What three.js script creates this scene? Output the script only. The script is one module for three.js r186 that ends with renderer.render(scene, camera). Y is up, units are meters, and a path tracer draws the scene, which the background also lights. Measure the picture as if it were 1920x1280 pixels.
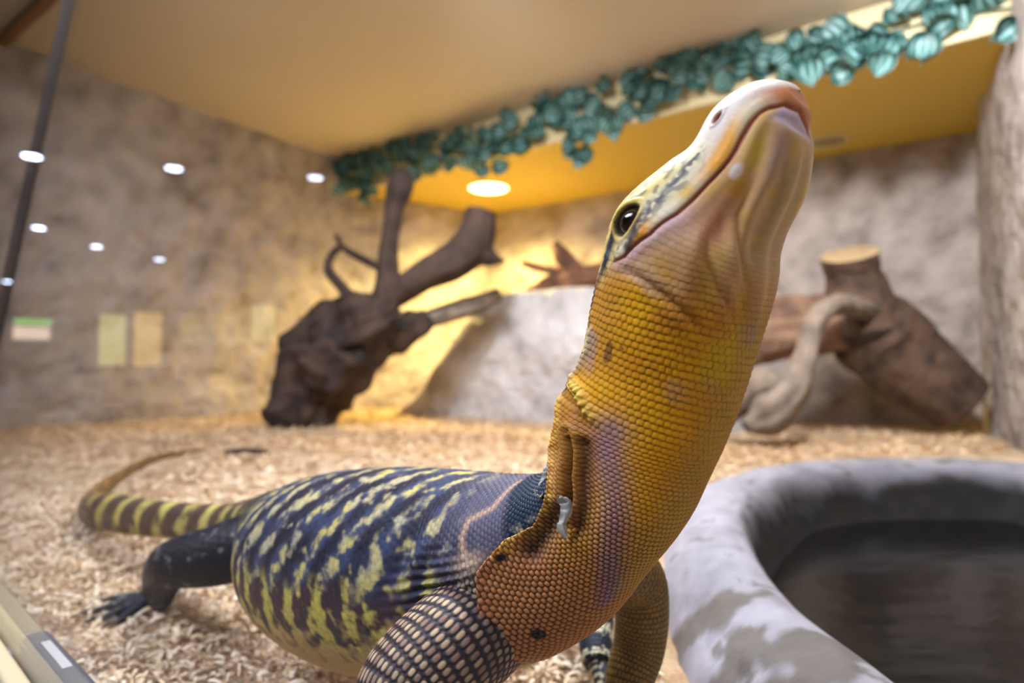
import * as THREE from 'three';
import { mergeGeometries, mergeVertices } from 'three/addons/utils/BufferGeometryUtils.js';
import { RoundedBoxGeometry } from 'three/addons/geometries/RoundedBoxGeometry.js';
import { RectAreaLightUniformsLib } from 'three/addons/lights/RectAreaLightUniformsLib.js';
import { ImprovedNoise } from 'three/addons/math/ImprovedNoise.js';

// ------------------------------------------------------------------ camera, exposure, lights
const scene = new THREE.Scene();
scene.background = new THREE.Color(0x000000);
const FPX = 1219, EYE = 0.27, PITCH = Math.atan(60 / FPX);
const camera = new THREE.PerspectiveCamera(2 * Math.atan(640 / FPX) * 180 / Math.PI, 1.5, 0.01, 80);
camera.position.set(0, EYE, 0);
camera.lookAt(0, EYE + Math.tan(PITCH), -1);
camera.focus = 0.33;
camera.userData.fStop = 5.2;
const renderer = new THREE.WebGLRenderer({ antialias: true });
renderer.toneMapping = THREE.LinearToneMapping;
renderer.toneMappingExposure = 1.1;
renderer.shadowMap.enabled = true;
RectAreaLightUniformsLib.init();

const LIGHT = {
  tube: { color: 0xf4f5ff, glow: 2.0, power: 92 },        // ceiling fixture over the front of the enclosure
  spot: { color: 0xffe084, glow: 14, power: 30 },          // recessed lamp in the soffit
  hall: { color: 0xcfdcff, glow: 16, power: 9 },
  panel: { color: 0xe4e8ff, glow: 4, power: 14 },          // added hall fill panel, unseen behind the camera
  track: { color: 0xf2f3ff, glow: 12, power: 1 },        // added track spots, unseen, fill light for the enclosure's back           // visitor hall downlights
};
// ------------------------------------------------------------------ helpers
let seed = 7;
const rnd = () => { seed = (seed + 0x6d2b79f5) | 0; let t = Math.imul(seed ^ (seed >>> 15), 1 | seed); t = (t + Math.imul(t ^ (t >>> 7), 61 | t)) ^ t; return ((t ^ (t >>> 14)) >>> 0) / 4294967296; };
const rr = (a, b) => a + (b - a) * rnd();
const PN = new ImprovedNoise();
const nz = (x, y, z) => PN.noise(x + 31.4, y + 17.7, z + 5.3);
const fbm = (x, y, z, o = 4) => { let s = 0, a = 0.5, f = 1; for (let i = 0; i < o; i++) { s += a * nz(x * f, y * f, z * f); a *= 0.5; f *= 2.03; } return s; };
const clamp = (x, a = 0, b = 1) => Math.min(b, Math.max(a, x));
const sst = (a, b, x) => { const t = clamp((x - a) / (b - a)); return t * t * (3 - 2 * t); };
const lerp = (a, b, t) => a + (b - a) * t;
const V = (x, y, z) => new THREE.Vector3(x, y, z);
const lin = (r, g, b) => { const c = new THREE.Color().setRGB(r / 255, g / 255, b / 255, THREE.SRGBColorSpace); return [c.r, c.g, c.b]; };
const mix3 = (a, b, t) => [a[0] + (b[0] - a[0]) * t, a[1] + (b[1] - a[1]) * t, a[2] + (b[2] - a[2]) * t];
// a point at that distance in front of the camera's place, seen at that spot of a 1920 x 1280 frame
function at(px, py, d) {
  const u = (px - 960) / FPX, v = (640 - py) / FPX, c = Math.cos(PITCH), s = Math.sin(PITCH);
  const fw = c - v * s, up = v * c + s;
  return V(u / fw * d, EYE + up / fw * d, -d);
}
const used = {};
function numbered(name) { const n = used[name] ?? 0; used[name] = n + 1; return n ? name + '_' + String(n).padStart(3, '0') : name; }
function tag(o, label, category, group, kind) {
  if (label) o.userData.label = label;
  if (category) o.userData.category = category;
  if (group) o.userData.group = group;
  if (kind) o.userData.kind = kind;
  return o;
}
function mesh(name, geo, mat, parent = scene) {
  const m = new THREE.Mesh(geo, mat);
  m.name = parent === scene ? numbered(name) : name;
  m.castShadow = true; m.receiveShadow = true; parent.add(m); return m;
}
function thing(name, label, category, pos = V(0, 0, 0), group) {
  const g = new THREE.Group(); g.name = numbered(name); g.position.copy(pos); scene.add(g);
  return tag(g, label, category, group);
}
const structure = (o) => { o.userData.kind = 'structure'; return o; };
function std(r, g, b, rough = 0.8, extra = {}) {
  const m = new THREE.MeshPhysicalMaterial({ roughness: rough, side: THREE.DoubleSide, ...extra });
  m.color.setRGB(...lin(r, g, b)); return m;
}
function vcol(rough = 0.85, extra = {}) { return new THREE.MeshPhysicalMaterial({ vertexColors: true, roughness: rough, side: THREE.DoubleSide, ...extra }); }
// grey noise as a bump map that tiles
function noiseTexture(n, f, oct) {
  const d = new Uint8Array(n * n * 4), hash = (x, y, p, o) => { let h = Math.imul(((x % p) + p) % p, 374761393) + Math.imul(((y % p) + p) % p, 668265263) + o * 9176; h = Math.imul(h ^ (h >>> 13), 1274126177); return ((h ^ (h >>> 16)) >>> 0) / 4294967296; };
  for (let y = 0; y < n; y++) for (let x = 0; x < n; x++) {
    let s = 0, amp = 0.5, q = f;
    for (let o = 0; o < oct; o++) { const X = x / n * q, Y = y / n * q, ix = Math.floor(X), iy = Math.floor(Y), u = X - ix, w = Y - iy, a = u * u * (3 - 2 * u), b = w * w * (3 - 2 * w); s += amp * lerp(lerp(hash(ix, iy, q, o), hash(ix + 1, iy, q, o), a), lerp(hash(ix, iy + 1, q, o), hash(ix + 1, iy + 1, q, o), a), b); amp *= 0.55; q *= 2; }
    const i = (y * n + x) * 4; d[i] = d[i + 1] = d[i + 2] = clamp(s) * 255; d[i + 3] = 255;
  }
  const t = new THREE.DataTexture(d, n, n); t.wrapS = t.wrapT = THREE.RepeatWrapping; t.magFilter = THREE.LinearFilter; t.minFilter = THREE.LinearFilter; t.needsUpdate = true; return t;
}
const ROCKBUMP = noiseTexture(512, 12, 6), FINEBUMP = noiseTexture(512, 24, 5);
// grid of points -> geometry; P(i, j) gives [x, y, z], C(i, j, p) a linear colour
function gridGeo(nu, nv, P, C, UV, closeU = false) {
  const pos = new Float32Array((nu + 1) * (nv + 1) * 3), col = C ? new Float32Array((nu + 1) * (nv + 1) * 3) : null, uv = new Float32Array((nu + 1) * (nv + 1) * 2), idx = [];
  for (let j = 0, k = 0; j <= nv; j++) for (let i = 0; i <= nu; i++, k++) {
    const p = P(i / nu, j / nv, i, j); pos[k * 3] = p[0]; pos[k * 3 + 1] = p[1]; pos[k * 3 + 2] = p[2];
    if (C) { const c = C(i / nu, j / nv, p); col[k * 3] = c[0]; col[k * 3 + 1] = c[1]; col[k * 3 + 2] = c[2]; }
    const t = UV ? UV(i / nu, j / nv, p) : [i / nu, j / nv]; uv[k * 2] = t[0]; uv[k * 2 + 1] = t[1];
    if (i < nu && j < nv) { const a = k, b = k + 1, c = k + nu + 1, d = c + 1; idx.push(a, b, d, a, d, c); }
  }
  const g = new THREE.BufferGeometry();
  g.setAttribute('position', new THREE.BufferAttribute(pos, 3)); g.setAttribute('uv', new THREE.BufferAttribute(uv, 2));
  if (C) g.setAttribute('color', new THREE.BufferAttribute(col, 3));
  g.setIndex(idx); g.computeVertexNormals();
  if (closeU) { const n = g.attributes.normal.array; for (let j = 0; j <= nv; j++) { const a = j * (nu + 1) * 3, b = a + nu * 3; for (let c = 0; c < 3; c++) n[a + c] = n[b + c] = (n[a + c] + n[b + c]) / 2; } }
  return g;
}
function boxGeo(w, h, d, x = 0, y = 0, z = 0, r = 0.004) { const g = new RoundedBoxGeometry(w, h, d, 2, Math.min(r, w / 2.1, h / 2.1, d / 2.1)); g.translate(x, y, z); return g; }
const cr = (p0, p1, p2, p3, t) => 0.5 * (2 * p1 + (p2 - p0) * t + (2 * p0 - 5 * p1 + 4 * p2 - p3) * t * t + (3 * p1 - p0 - 3 * p2 + p3) * t * t * t);
function crArr(a, q) { const n = a.length, i = clamp(Math.floor(q), 0, n - 2), t = q - i; return cr(a[Math.max(i - 1, 0)], a[i], a[i + 1], a[Math.min(i + 2, n - 1)], t); }
// a crooked round limb of wood through points, with radii; ends rounded or sawn
function limbGeo(pts, radii, o = {}) {
  const n = pts.length, xs = pts.map((p) => p.x), ys = pts.map((p) => p.y), zs = pts.map((p) => p.z);
  const along = o.along ?? 40, around = o.around ?? 24, rough = o.rough ?? 0.12, f = o.freq ?? 9, flat = o.flat ?? 1, sd = o.seed ?? 0;
  const C = (q) => V(crArr(xs, q), crArr(ys, q), crArr(zs, q));
  let ref = V(0.31, 0.2, 0.93).normalize(), N = null;
  const rings = [];
  for (let j = 0; j <= along; j++) {
    const q = j / along * (n - 1), c = C(q), T = C(Math.min(q + 0.02, n - 1)).sub(C(Math.max(q - 0.02, 0))).normalize();
    N = N ? N.clone().sub(T.clone().multiplyScalar(N.dot(T))).normalize() : ref.clone().sub(T.clone().multiplyScalar(ref.dot(T))).normalize();
    rings.push({ c, T, N: N.clone(), B: T.clone().cross(N), r: Math.max(0.0005, crArr(radii, q)) });
  }
  const cols = o.colors ?? [lin(70, 52, 38), lin(105, 82, 62), lin(40, 29, 21)];
  const base = gridGeo(around, along, (u, v, i, j) => {
    const g = rings[j], a = u * 2 * Math.PI, k = (i % around) / around * 2 * Math.PI, ca = Math.cos(k), sa = Math.sin(k);
    const gr = fbm(ca * 2.2 + sd, sa * 2.2 + sd * 1.7, v * f * 0.35, 3) * 1.3 + 0.45 * nz(ca * 6 + sd, sa * 6, v * f * 0.3) + 0.6 * fbm(g.c.x * 9, g.c.y * 9 + ca, g.c.z * 9 + sa, 2);
    const r = g.r * (1 + rough * gr * 2);
    return [g.c.x + (g.N.x * ca + g.B.x * sa * flat) * r, g.c.y + (g.N.y * ca + g.B.y * sa * flat) * r, g.c.z + (g.N.z * ca + g.B.z * sa * flat) * r];
  }, (u, v, p) => {
    const a = fbm(p[0] * 14 + sd, p[1] * 14, p[2] * 14, 4), k = (u % 1) * 2 * Math.PI, s = nz(Math.cos(k) * 7, Math.sin(k) * 7 + sd, v * 2.5);
    let c = mix3(cols[0], cols[1], clamp(0.5 + a * 1.6 + s * 0.35)); return mix3(c, cols[2], clamp(-0.15 - a * 1.4 - s * 0.6));
  }, (u, v) => [u * 1.2, v * 2], true);
  const out = [base];
  for (const end of [0, 1]) {   // end caps: sawn flat or bluntly rounded
    const sawn = end ? o.sawnEnd : o.sawnStart, g = rings[end ? along : 0], R = 7, dir = end ? 1 : -1, row = end ? along : 0, P = base.attributes.position;
    const cap = gridGeo(around, R, (u, v, i) => {
      const k = row * (around + 1) + i, e = V(P.getX(k), P.getY(k), P.getZ(k)).sub(g.c), w = 1 - v, h = sawn ? 0.04 * g.r * Math.min(1, v * 6) : g.r * 0.45 * Math.sqrt(Math.max(0, 1 - w * w));
      return [g.c.x + e.x * w + g.T.x * dir * h, g.c.y + e.y * w + g.T.y * dir * h, g.c.z + e.z * w + g.T.z * dir * h];
    }, (u, v, p) => { if (!sawn) return mix3(cols[0], cols[2], 0.4); const ring = 0.5 + 0.5 * Math.sin(v * 34 + nz(p[0] * 20, p[1] * 20, p[2] * 20) * 3); return mix3(sawn, mix3(sawn, cols[0], 0.55), ring * 0.35 + 0.35 * clamp(0.3 + fbm(p[0] * 30, p[1] * 30, p[2] * 30, 3))); }, (u, v) => [u, v]);
    out.push(cap);
  }
  return mergeGeometries(out);
}
// ------------------------------------------------------------------ plan of the enclosure (x right, z towards the camera; the views below use forward = -z)
const GN = [0.682, 0.731], GU = [-0.731, 0.682], GLASS = 0.111;    // glass plane: GN . (x, forward) = GLASS; GU runs along it to the left
const onGlass = (k, g, y) => V(GN[0] * g + GU[0] * k, y, -(GN[1] * g + GU[1] * k));
const D1 = [0.539, 0.842], D2 = [0.838, -0.546];                    // along the side walls (away), along the back wall (to the right)
const TOP = 1.62, SOFF = 1.404;
const bed = (x, f) => {
  const left = 1 - sst(0.1, 1.0, x), h = 0.014 * sst(0.62, 0.85, f) + 0.016 * sst(0.8, 1.1, f) + 0.02 * sst(1.15, 1.7, f);
  return h * (0.3 + 0.7 * left) + 0.012 * fbm(x * 3.1, f * 3.1, 0.2, 3) * sst(0.45, 0.9, f);
};
const rockTint = (p, base, s = 0) => {
  const a = fbm(p[0] * 2.3 + s, p[1] * 2.3, p[2] * 2.3, 4), b = fbm(p[0] * 9, p[1] * 9 + s, p[2] * 9, 4), k = clamp(0.55 + a * 0.45 + b * 0.8);
  let c = mix3(base[0], base[1], k);
  return mix3(c, base[2], clamp(-0.25 - b * 2.2 - a * 0.8) * 0.6);
};
const WALLC = [lin(132, 120, 110), lin(192, 180, 168), lin(92, 82, 74)];
function wallGeo(path, y0, y1, thick, cell, amp, sd) {   // path: points [x, forward] seen from inside left to right
  const pts = path.map(([x, f]) => V(x, 0, -f)), cum = [0];
  for (let i = 1; i < pts.length; i++) cum.push(cum[i - 1] + pts[i].distanceTo(pts[i - 1]));
  const L = cum.at(-1), nu = Math.round(L / cell), nv = Math.round((y1 - y0) / cell);
  const xs = pts.map((p) => p.x), zs = pts.map((p) => p.z);
  const q = (l) => { let i = 0; while (i < cum.length - 2 && cum[i + 1] < l) i++; return i + (l - cum[i]) / (cum[i + 1] - cum[i]); };
  const lc = (a, s) => { const i = Math.min(Math.floor(s), a.length - 2); return lerp(a[i], a[i + 1], s - i); };
  const soft = (a, l) => { let s = 0; for (let k = -3; k <= 3; k++) s += lc(a, q(clamp(l + k * 0.05, 0, L))); return s / 7; };
  const inner = gridGeo(nu, nv, (u, v) => {
    const l = u * L, y = lerp(y0, y1, v), x = soft(xs, l), z = soft(zs, l), dx = soft(xs, l + 0.02) - soft(xs, l - 0.02), dz = soft(zs, l + 0.02) - soft(zs, l - 0.02), m = Math.hypot(dx, dz) || 1;
    const h = amp * (1.1 * fbm(x * 1.3 + sd, y * 1.3, z * 1.3, 2) + 0.8 * fbm(x * 5, y * 6 + sd, z * 5, 3) + 0.35 * fbm(x * 17, y * 17, z * 17 + sd, 2));
    return [x + dz / m * -h, y, z + dx / m * h];
  }, (u, v, p) => rockTint(p, WALLC, sd), (u, v) => [u * L, lerp(y0, y1, v)]);
  const p = inner.attributes.position, outer = gridGeo(nu, 1, (u, v, i) => [soft(xs, u * L), v ? y1 : y0, soft(zs, u * L)], () => WALLC[2], (u, v) => [u * L, v]);
  const op = outer.attributes.position;
  for (let k = 0; k < op.count; k++) { const i = k % (nu + 1), l = i / nu * L, dx = soft(xs, l + 0.02) - soft(xs, l - 0.02), dz = soft(zs, l + 0.02) - soft(zs, l - 0.02), m = Math.hypot(dx, dz) || 1; op.setX(k, op.getX(k) + dz / m * thick); op.setZ(k, op.getZ(k) - dx / m * thick); }
  return mergeGeometries([inner, outer]);
}
const rockMat = vcol(0.92, { bumpMap: ROCKBUMP, bumpScale: 0.02 });
ROCKBUMP.repeat.set(1.6, 1.6);
const lw = (k) => [-1.836 - 0.56 * k, 2.943 - 0.83 * k];
structure(mesh('wall_left', wallGeo([lw(0.76), lw(0), [-1.12, 4.0], [-0.98, 4.12], [-0.63, 4.28], [-0.15, 4.58]], -0.05, TOP + 0.02, 0.14, 0.026, 0.05, 1.3), rockMat));
structure(mesh('wall_back', wallGeo([[-0.35, 4.71], [-0.1485, 4.577], [0.9, 3.87], [2.17, 3.005], [2.25, 2.95]], -0.05, TOP + 0.02, 0.14, 0.026, 0.035, 4.1), rockMat));
const rw = (t) => [2.17 - 0.5 * t, 3.005 - 0.866 * t];
structure(mesh('wall_right', wallGeo([rw(-0.12), rw(0), rw(1.2), rw(2.4), rw(3.66)], -0.05, TOP + 0.02, 0.14, 0.026, 0.03, 8.2), rockMat));

// ceiling slab, soffit and its front board
const ceilMat = std(208, 196, 174, 0.75, { bumpMap: FINEBUMP, bumpScale: 0.001 });
function prism(poly, y0, y1) {   // poly of [x, forward], a solid slab between two heights
  const sh = new THREE.Shape(poly.map(([x, f]) => new THREE.Vector2(x, f)));
  const g = new THREE.ExtrudeGeometry(sh, { depth: y1 - y0, bevelEnabled: false }); g.rotateX(-Math.PI / 2); g.translate(0, y0, 0); return g;
}
const pg = (k, g) => [GN[0] * g + GU[0] * k, GN[1] * g + GU[1] * k];
structure(mesh('ceiling', prism([pg(-0.5, 0.06), pg(3.5, 0.06), [-1.2, 4.35], [-0.3, 4.95], [2.45, 3.05]], TOP, TOP + 0.06), ceilMat));
const SA = [-1.17, 4.1594], SB = [1.65, 2.0848];    // soffit's front edge, left to right: passes (-1.08, 4.11) and (1.35, 2.42)
const sdir = (() => { const x = SB[0] - SA[0], f = SB[1] - SA[1], m = Math.hypot(x, f); return [x / m, f / m]; })(), sin_ = [-sdir[1], sdir[0]];
const sAt = (l, o, y) => V(SA[0] + sdir[0] * l + sin_[0] * o, y, -(SA[1] + sdir[1] * l + sin_[1] * o));
const SLEN = Math.hypot(SB[0] - SA[0], SB[1] - SA[1]);
const soffit = structure(mesh('soffit', prism([[SA[0] + sin_[0] * 0.02, SA[1] + sin_[1] * 0.02], [SB[0] + sin_[0] * 0.02, SB[1] + sin_[1] * 0.02], [2.4, 2.95], [-0.2, 4.75], [-1.1, 4.5]], SOFF, TOP - 0.001), std(214, 182, 66, 0.55, { bumpMap: FINEBUMP, bumpScale: 0.001 })));
{ // cream front board of the soffit
  const c = sAt(SLEN / 2, 0.005, (SOFF + TOP) / 2 - 0.004), g = boxGeo(SLEN, TOP - SOFF - 0.004, 0.028, 0, 0, 0, 0.004);
  g.rotateY(Math.atan2(sdir[1], sdir[0])); g.translate(c.x, c.y, c.z);
  structure(mesh('trim_1', g, std(214, 198, 150, 0.6)));
}
{ // dark ochre batten on the ceiling at the front left
  const a = at(-80, 148, 1219 * 1.33 / 552), b = at(130, -58, 1219 * 1.33 / 758), m = a.clone().lerp(b, 0.5), l = a.distanceTo(b) + 0.3, g = boxGeo(l, 0.025, 0.042, 0, 0, 0);
  g.rotateY(-Math.atan2(b.z - a.z, b.x - a.x)); g.translate(m.x, TOP - 0.015, m.z);
  structure(mesh('trim_2', g, std(140, 102, 52, 0.6)));
}

// ------------------------------------------------------------------ pool outline, floor, bedding
const poolPts = [[0.262, 0.40], [0.252, 0.50], [0.248, 0.60], [0.272, 0.76], [0.33, 0.98], [0.43, 1.20], [0.60, 1.42], [0.85, 1.53], [1.16, 1.48], [1.05, 1.15], [0.88, 0.85], [0.74, 0.62], [0.58, 0.41], [0.43, 0.30], [0.32, 0.31]];
const PN_ = poolPts.length;
const poolEdge = (t) => { const q = ((t % 1) + 1) % 1 * PN_, i = Math.floor(q), g = (k, c) => poolPts[(i + k + PN_ * 2) % PN_][c]; return [cr(g(-1, 0), g(0, 0), g(1, 0), g(2, 0), q - i), cr(g(-1, 1), g(0, 1), g(1, 1), g(2, 1), q - i)]; };
const poolRing = Array.from({ length: 160 }, (_, i) => poolEdge(i / 160));
function poolDist(x, f) { let inside = false, best = 1e9; for (let i = 0, j = 159; i < 160; j = i++) { const a = poolRing[i], b = poolRing[j]; if ((a[1] > f) !== (b[1] > f) && x < (b[0] - a[0]) * (f - a[1]) / (b[1] - a[1]) + a[0]) inside = !inside; best = Math.min(best, Math.hypot(a[0] - x, a[1] - f)); } return inside ? -best : best; }
const insideRoom = (x, f, m = 0) => GN[0] * x + GN[1] * f > GLASS + 0.02 + m && (x - 2.17) * 0.866 - (f - 3.005) * 0.5 < -m && (f - 2.943) * 0.56 - (x + 1.836) * 0.83 < -m && (x + 0.1485) * 0.546 + (f - 4.577) * 0.838 < -m;
const BEDC = [lin(174, 142, 102), lin(220, 196, 160), lin(124, 88, 56)];
{
  const x0 = -2.5, x1 = 2.5, f0 = -0.3, f1 = 4.9, n = 420, g = gridGeo(n, n, (u, v) => {
    const x = lerp(x0, x1, u), f = lerp(f0, f1, v); return [x, bed(x, f) - 0.004 + 0.006 * fbm(x * 12, f * 12, 1, 3), -f];
  }, (u, v, p) => { const a = fbm(p[0] * 16, 1, p[2] * 16, 4), b = fbm(p[0] * 2.2, 4, p[2] * 2.2, 3); return mix3(mix3(BEDC[0], BEDC[1], clamp(0.5 + a * 1.3 + b * 0.6)), BEDC[2], clamp(-0.15 - a * 1.6)); }, (u, v, p) => [p[0], p[2]]);
  const p = g.attributes.position, keep = [], id = g.index.array;
  for (let i = 0; i < id.length; i += 3) { let ok = false, out = false; for (let k = 0; k < 3; k++) { const x = p.getX(id[i + k]), f = -p.getZ(id[i + k]); out = out || GN[0] * x + GN[1] * f < GLASS + 0.003 || !insideRoom(x + GN[0] * 0.05, f + GN[1] * 0.05, -0.1); } for (let k = 0; k < 3 && !out; k++) ok = ok || poolDist(p.getX(id[i + k]), -p.getZ(id[i + k])) > 0.03; if (ok) keep.push(id[i], id[i + 1], id[i + 2]); }
  g.setIndex(keep);
  FINEBUMP.repeat.set(6, 6);
  structure(mesh('floor', g, vcol(0.95, { bumpMap: FINEBUMP, bumpScale: 0.01 })));
  const s = prism([pg(-0.5, 0.06), pg(3.5, 0.06), [-1.2, 4.35], [-0.3, 4.95], [2.45, 3.05]], -0.32, -0.26); structure(mesh('floor_slab', s, std(120, 112, 104, 0.9)));
}
{ // wood shavings
  const flake = (curl, w, tw) => gridGeo(2, 8, (u, v) => { const a = (v - 0.5) * curl, R = 1 / Math.max(Math.abs(curl), 0.2); return [(u - 0.5) * w * (0.7 + 0.3 * Math.sin(v * 3.1)) + tw * (v - 0.5), R * (1 - Math.cos(a)) * Math.sign(curl) * -1 + 0.08 * (u - 0.5) * (u - 0.5), R * Math.sin(a)]; });
  const kinds = [flake(1.4, 0.34, 0.1), flake(2.6, 0.28, -0.2), flake(0.6, 0.22, 0.25)], root = tag(new THREE.Group(), 'pale curled wood shavings strewn over the enclosure floor', 'wood shavings', null, 'stuff');
  root.name = 'wood_shavings'; scene.add(root);
  const spots = [];
  const put = (n, fa, fb, xa, xb, size) => { for (let i = 0, guard = 0; i < n && guard < n * 6; guard++) { const f = lerp(fa, fb, Math.pow(rnd(), 1.3)), x = lerp(xa, xb, rnd()) ; if (!insideRoom(x, f, 0.03) || poolDist(x, f) < 0.115) continue; spots.push([x, f, size * rr(0.55, 1.35)]); i++; } };
  put(17000, 0.22, 1.2, -1.1, 0.55, 0.0125); put(6500, 1.1, 2.2, -1.9, 1.2, 0.019); put(5000, 2.1, 4.4, -2.0, 2.2, 0.024);
  const m = new THREE.Matrix4(), q = new THREE.Quaternion(), e = new THREE.Euler(), c = new THREE.Color();
  const mat = new THREE.MeshPhysicalMaterial({ color: 0xffffff, roughness: 0.8, side: THREE.DoubleSide });
  kinds.forEach((geo, k) => {
    const mine = spots.filter((_, i) => i % 3 === k), im = new THREE.InstancedMesh(geo, mat, mine.length); im.name = 'shaving_layer'; im.castShadow = im.receiveShadow = true;
    mine.forEach(([x, f, s], i) => {
      e.set(rr(-0.6, 0.6), rr(0, 6.28), rr(-0.7, 0.7)); q.setFromEuler(e);
      m.compose(V(x, bed(x, f) + rr(0.0, 0.012), -f), q, V(s, s, s)); im.setMatrixAt(i, m);
      const t = rnd(), b = mix3(lin(214, 184, 140), lin(244, 230, 204), rnd()), d0 = mix3(b, lin(206, 160, 100), 0.55 * sst(0.9, 2.2, f)), d = t < 0.15 ? mix3(d0, lin(140, 88, 48), rr(0.4, 0.9)) : d0; c.setRGB(d[0], d[1], d[2]); im.setColorAt(i, c);
    });
    root.add(im);
  });
}
{ // concrete pool basin
  const prof = [[0.10, -0.03], [0.09, 0.012], [0.077, 0.034], [0.06, 0.052], [0.042, 0.063], [0.022, 0.068], [0.006, 0.066], [-0.008, 0.058], [-0.018, 0.04], [-0.026, 0.015], [-0.034, -0.02], [-0.05, -0.07], [-0.08, -0.12], [-0.15, -0.15]];
  const N = 260, M = 80, px = prof.map((p) => p[0]), py = prof.map((p) => p[1]), ctr = [0.6, 0.85];
  const basin = thing('pool_basin', 'grey concrete pool basin with a rounded rim at the lizard\'s right', 'pool', V(0, 0, 0));
  const dry = [lin(112, 110, 114), lin(160, 158, 164), lin(84, 78, 70)], innerShade = [lin(20, 18, 14), lin(36, 33, 26), lin(11, 10, 8)];  // second set: shade inside the basin painted in as near-black colour
  const g = gridGeo(N, M, (u, v, i) => {
    const t = (i % N) / N, e = poolEdge(t), a = poolEdge(t + 0.004), b = poolEdge(t - 0.004), dx = a[0] - b[0], df = a[1] - b[1], m = Math.hypot(dx, df), q = v * (prof.length - 1), o = crArr(px, q), y = crArr(py, q);
    const s = 1 + 0.25 * nz(Math.cos(t * 6.28) * 1.4, Math.sin(t * 6.28) * 1.4, 3), far = sst(0.9, 1.3, e[1]), w = o > 0 ? o * s * (1 + 0.25 * far) : o * (1 + 0.5 * far);
    const nx = -df / m, nf = dx / m, x = e[0] + nx * w, f = e[1] + nf * w, k = 0.007 * fbm(x * 9, y * 9, f * 9, 3) + 0.003 * fbm(x * 40, y * 40, f * 40, 2);
    return [x + nx * k, y + k + (o > 0 ? bed(x, f) * sst(0.05, 0.12, o) * 0.6 : 0), -f];
  }, (u, v, p) => {
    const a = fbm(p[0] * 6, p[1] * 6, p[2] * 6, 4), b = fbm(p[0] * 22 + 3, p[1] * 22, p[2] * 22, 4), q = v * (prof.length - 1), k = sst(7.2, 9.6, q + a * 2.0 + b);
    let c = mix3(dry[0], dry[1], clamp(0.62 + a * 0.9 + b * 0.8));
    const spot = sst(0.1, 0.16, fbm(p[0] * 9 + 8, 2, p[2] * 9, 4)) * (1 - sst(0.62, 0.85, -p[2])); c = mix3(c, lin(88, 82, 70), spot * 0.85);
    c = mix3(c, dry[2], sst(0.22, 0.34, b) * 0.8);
    return mix3(c, mix3(mix3(innerShade[0], innerShade[1], clamp(0.5 + b * 1.4)), innerShade[2], clamp(-a * 2)), k);
  }, (u, v) => [u * 4.2, v * 0.5], true);
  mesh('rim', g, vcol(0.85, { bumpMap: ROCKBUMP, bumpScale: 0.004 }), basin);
  const ring = poolRing.map(([x, f]) => { const dx = x - ctr[0], df = f - ctr[1], m = Math.hypot(dx, df); return [x - dx / m * 0.05, f - df / m * 0.05]; });
  mesh('basin_bottom', prism(ring, -0.17, -0.14), std(46, 42, 34, 0.9), basin);
  const wg = gridGeo(120, 40, (u, v, i) => { const e = ring[Math.floor((i % 120) / 120 * 160)], x = lerp(ctr[0], e[0], v), f = lerp(ctr[1], e[1], v); return [x, -0.055 + 0.002 * fbm(x * 14, 2, f * 30, 3), -f]; }, null, null, true);
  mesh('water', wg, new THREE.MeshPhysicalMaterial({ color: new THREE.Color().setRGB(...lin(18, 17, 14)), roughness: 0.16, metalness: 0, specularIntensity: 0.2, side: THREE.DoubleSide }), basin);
}

// ------------------------------------------------------------------ glass front with its rail
{
  const w = thing('window_1', 'clear glass front pane standing in a painted sill rail', 'window'); structure(w);
  const len = 3.6, mid = 1.44, yaw = Math.atan2(GU[1], GU[0]);   // local x runs along GU
  const place = (g, k, d, y) => { const p = onGlass(k, d, y); g.rotateY(yaw); g.translate(p.x, p.y, p.z); return g; };
  const paneMat = new THREE.MeshPhysicalMaterial({ color: 0xffffff, transmission: 1, thickness: 0, roughness: 0, ior: 1.5, side: THREE.DoubleSide });
  mesh('window_pane', place(new THREE.BoxGeometry(len, TOP - 0.05, 0.006), mid, GLASS, (TOP + 0.05) / 2), paneMat, w);
  const tan = std(140, 128, 98, 0.45), cream = std(176, 162, 126, 0.5), dark = std(50, 46, 44, 0.6), steel = std(78, 90, 106, 0.35, { metalness: 0.35 });
  const k0 = -0.36, k1 = 0.62, k2 = 3.24;
  mesh('sill_rail', place(boxGeo(k2 - k1, 0.075, 0.0185, 0, 0, 0, 0.006), (k1 + k2) / 2, 0.1235, 0.0325), tan, w);
  tag(mesh('rail_cover', place(boxGeo(k1 - k0, 0.079, 0.0195, 0, 0, 0, 0.007), (k0 + k1) / 2, 0.1237, 0.0325), steel, w), 'blue-grey metal rail cover with a white strip');
  mesh('sticker', place(boxGeo(0.062, 0.001, 0.006, 0, 0, 0, 0.0004), 0.555, 0.1235, 0.0725), std(190, 194, 200, 0.4), w);
  mesh('outer_rail', place(boxGeo(3.6, 0.07, 0.014, 0, 0, 0, 0.004), mid, 0.1005, 0.029), cream, w);
  mesh('outer_ledge', place(boxGeo(3.6, 0.05, 0.05, 0, 0, 0, 0.004), mid, 0.068, -0.005), dark, w);
  structure(mesh('wall_front', place(boxGeo(3.6, 0.72, 0.08, 0, 0, 0, 0.004), mid, 0.09, -0.39), std(92, 84, 74, 0.8)));
}
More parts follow.
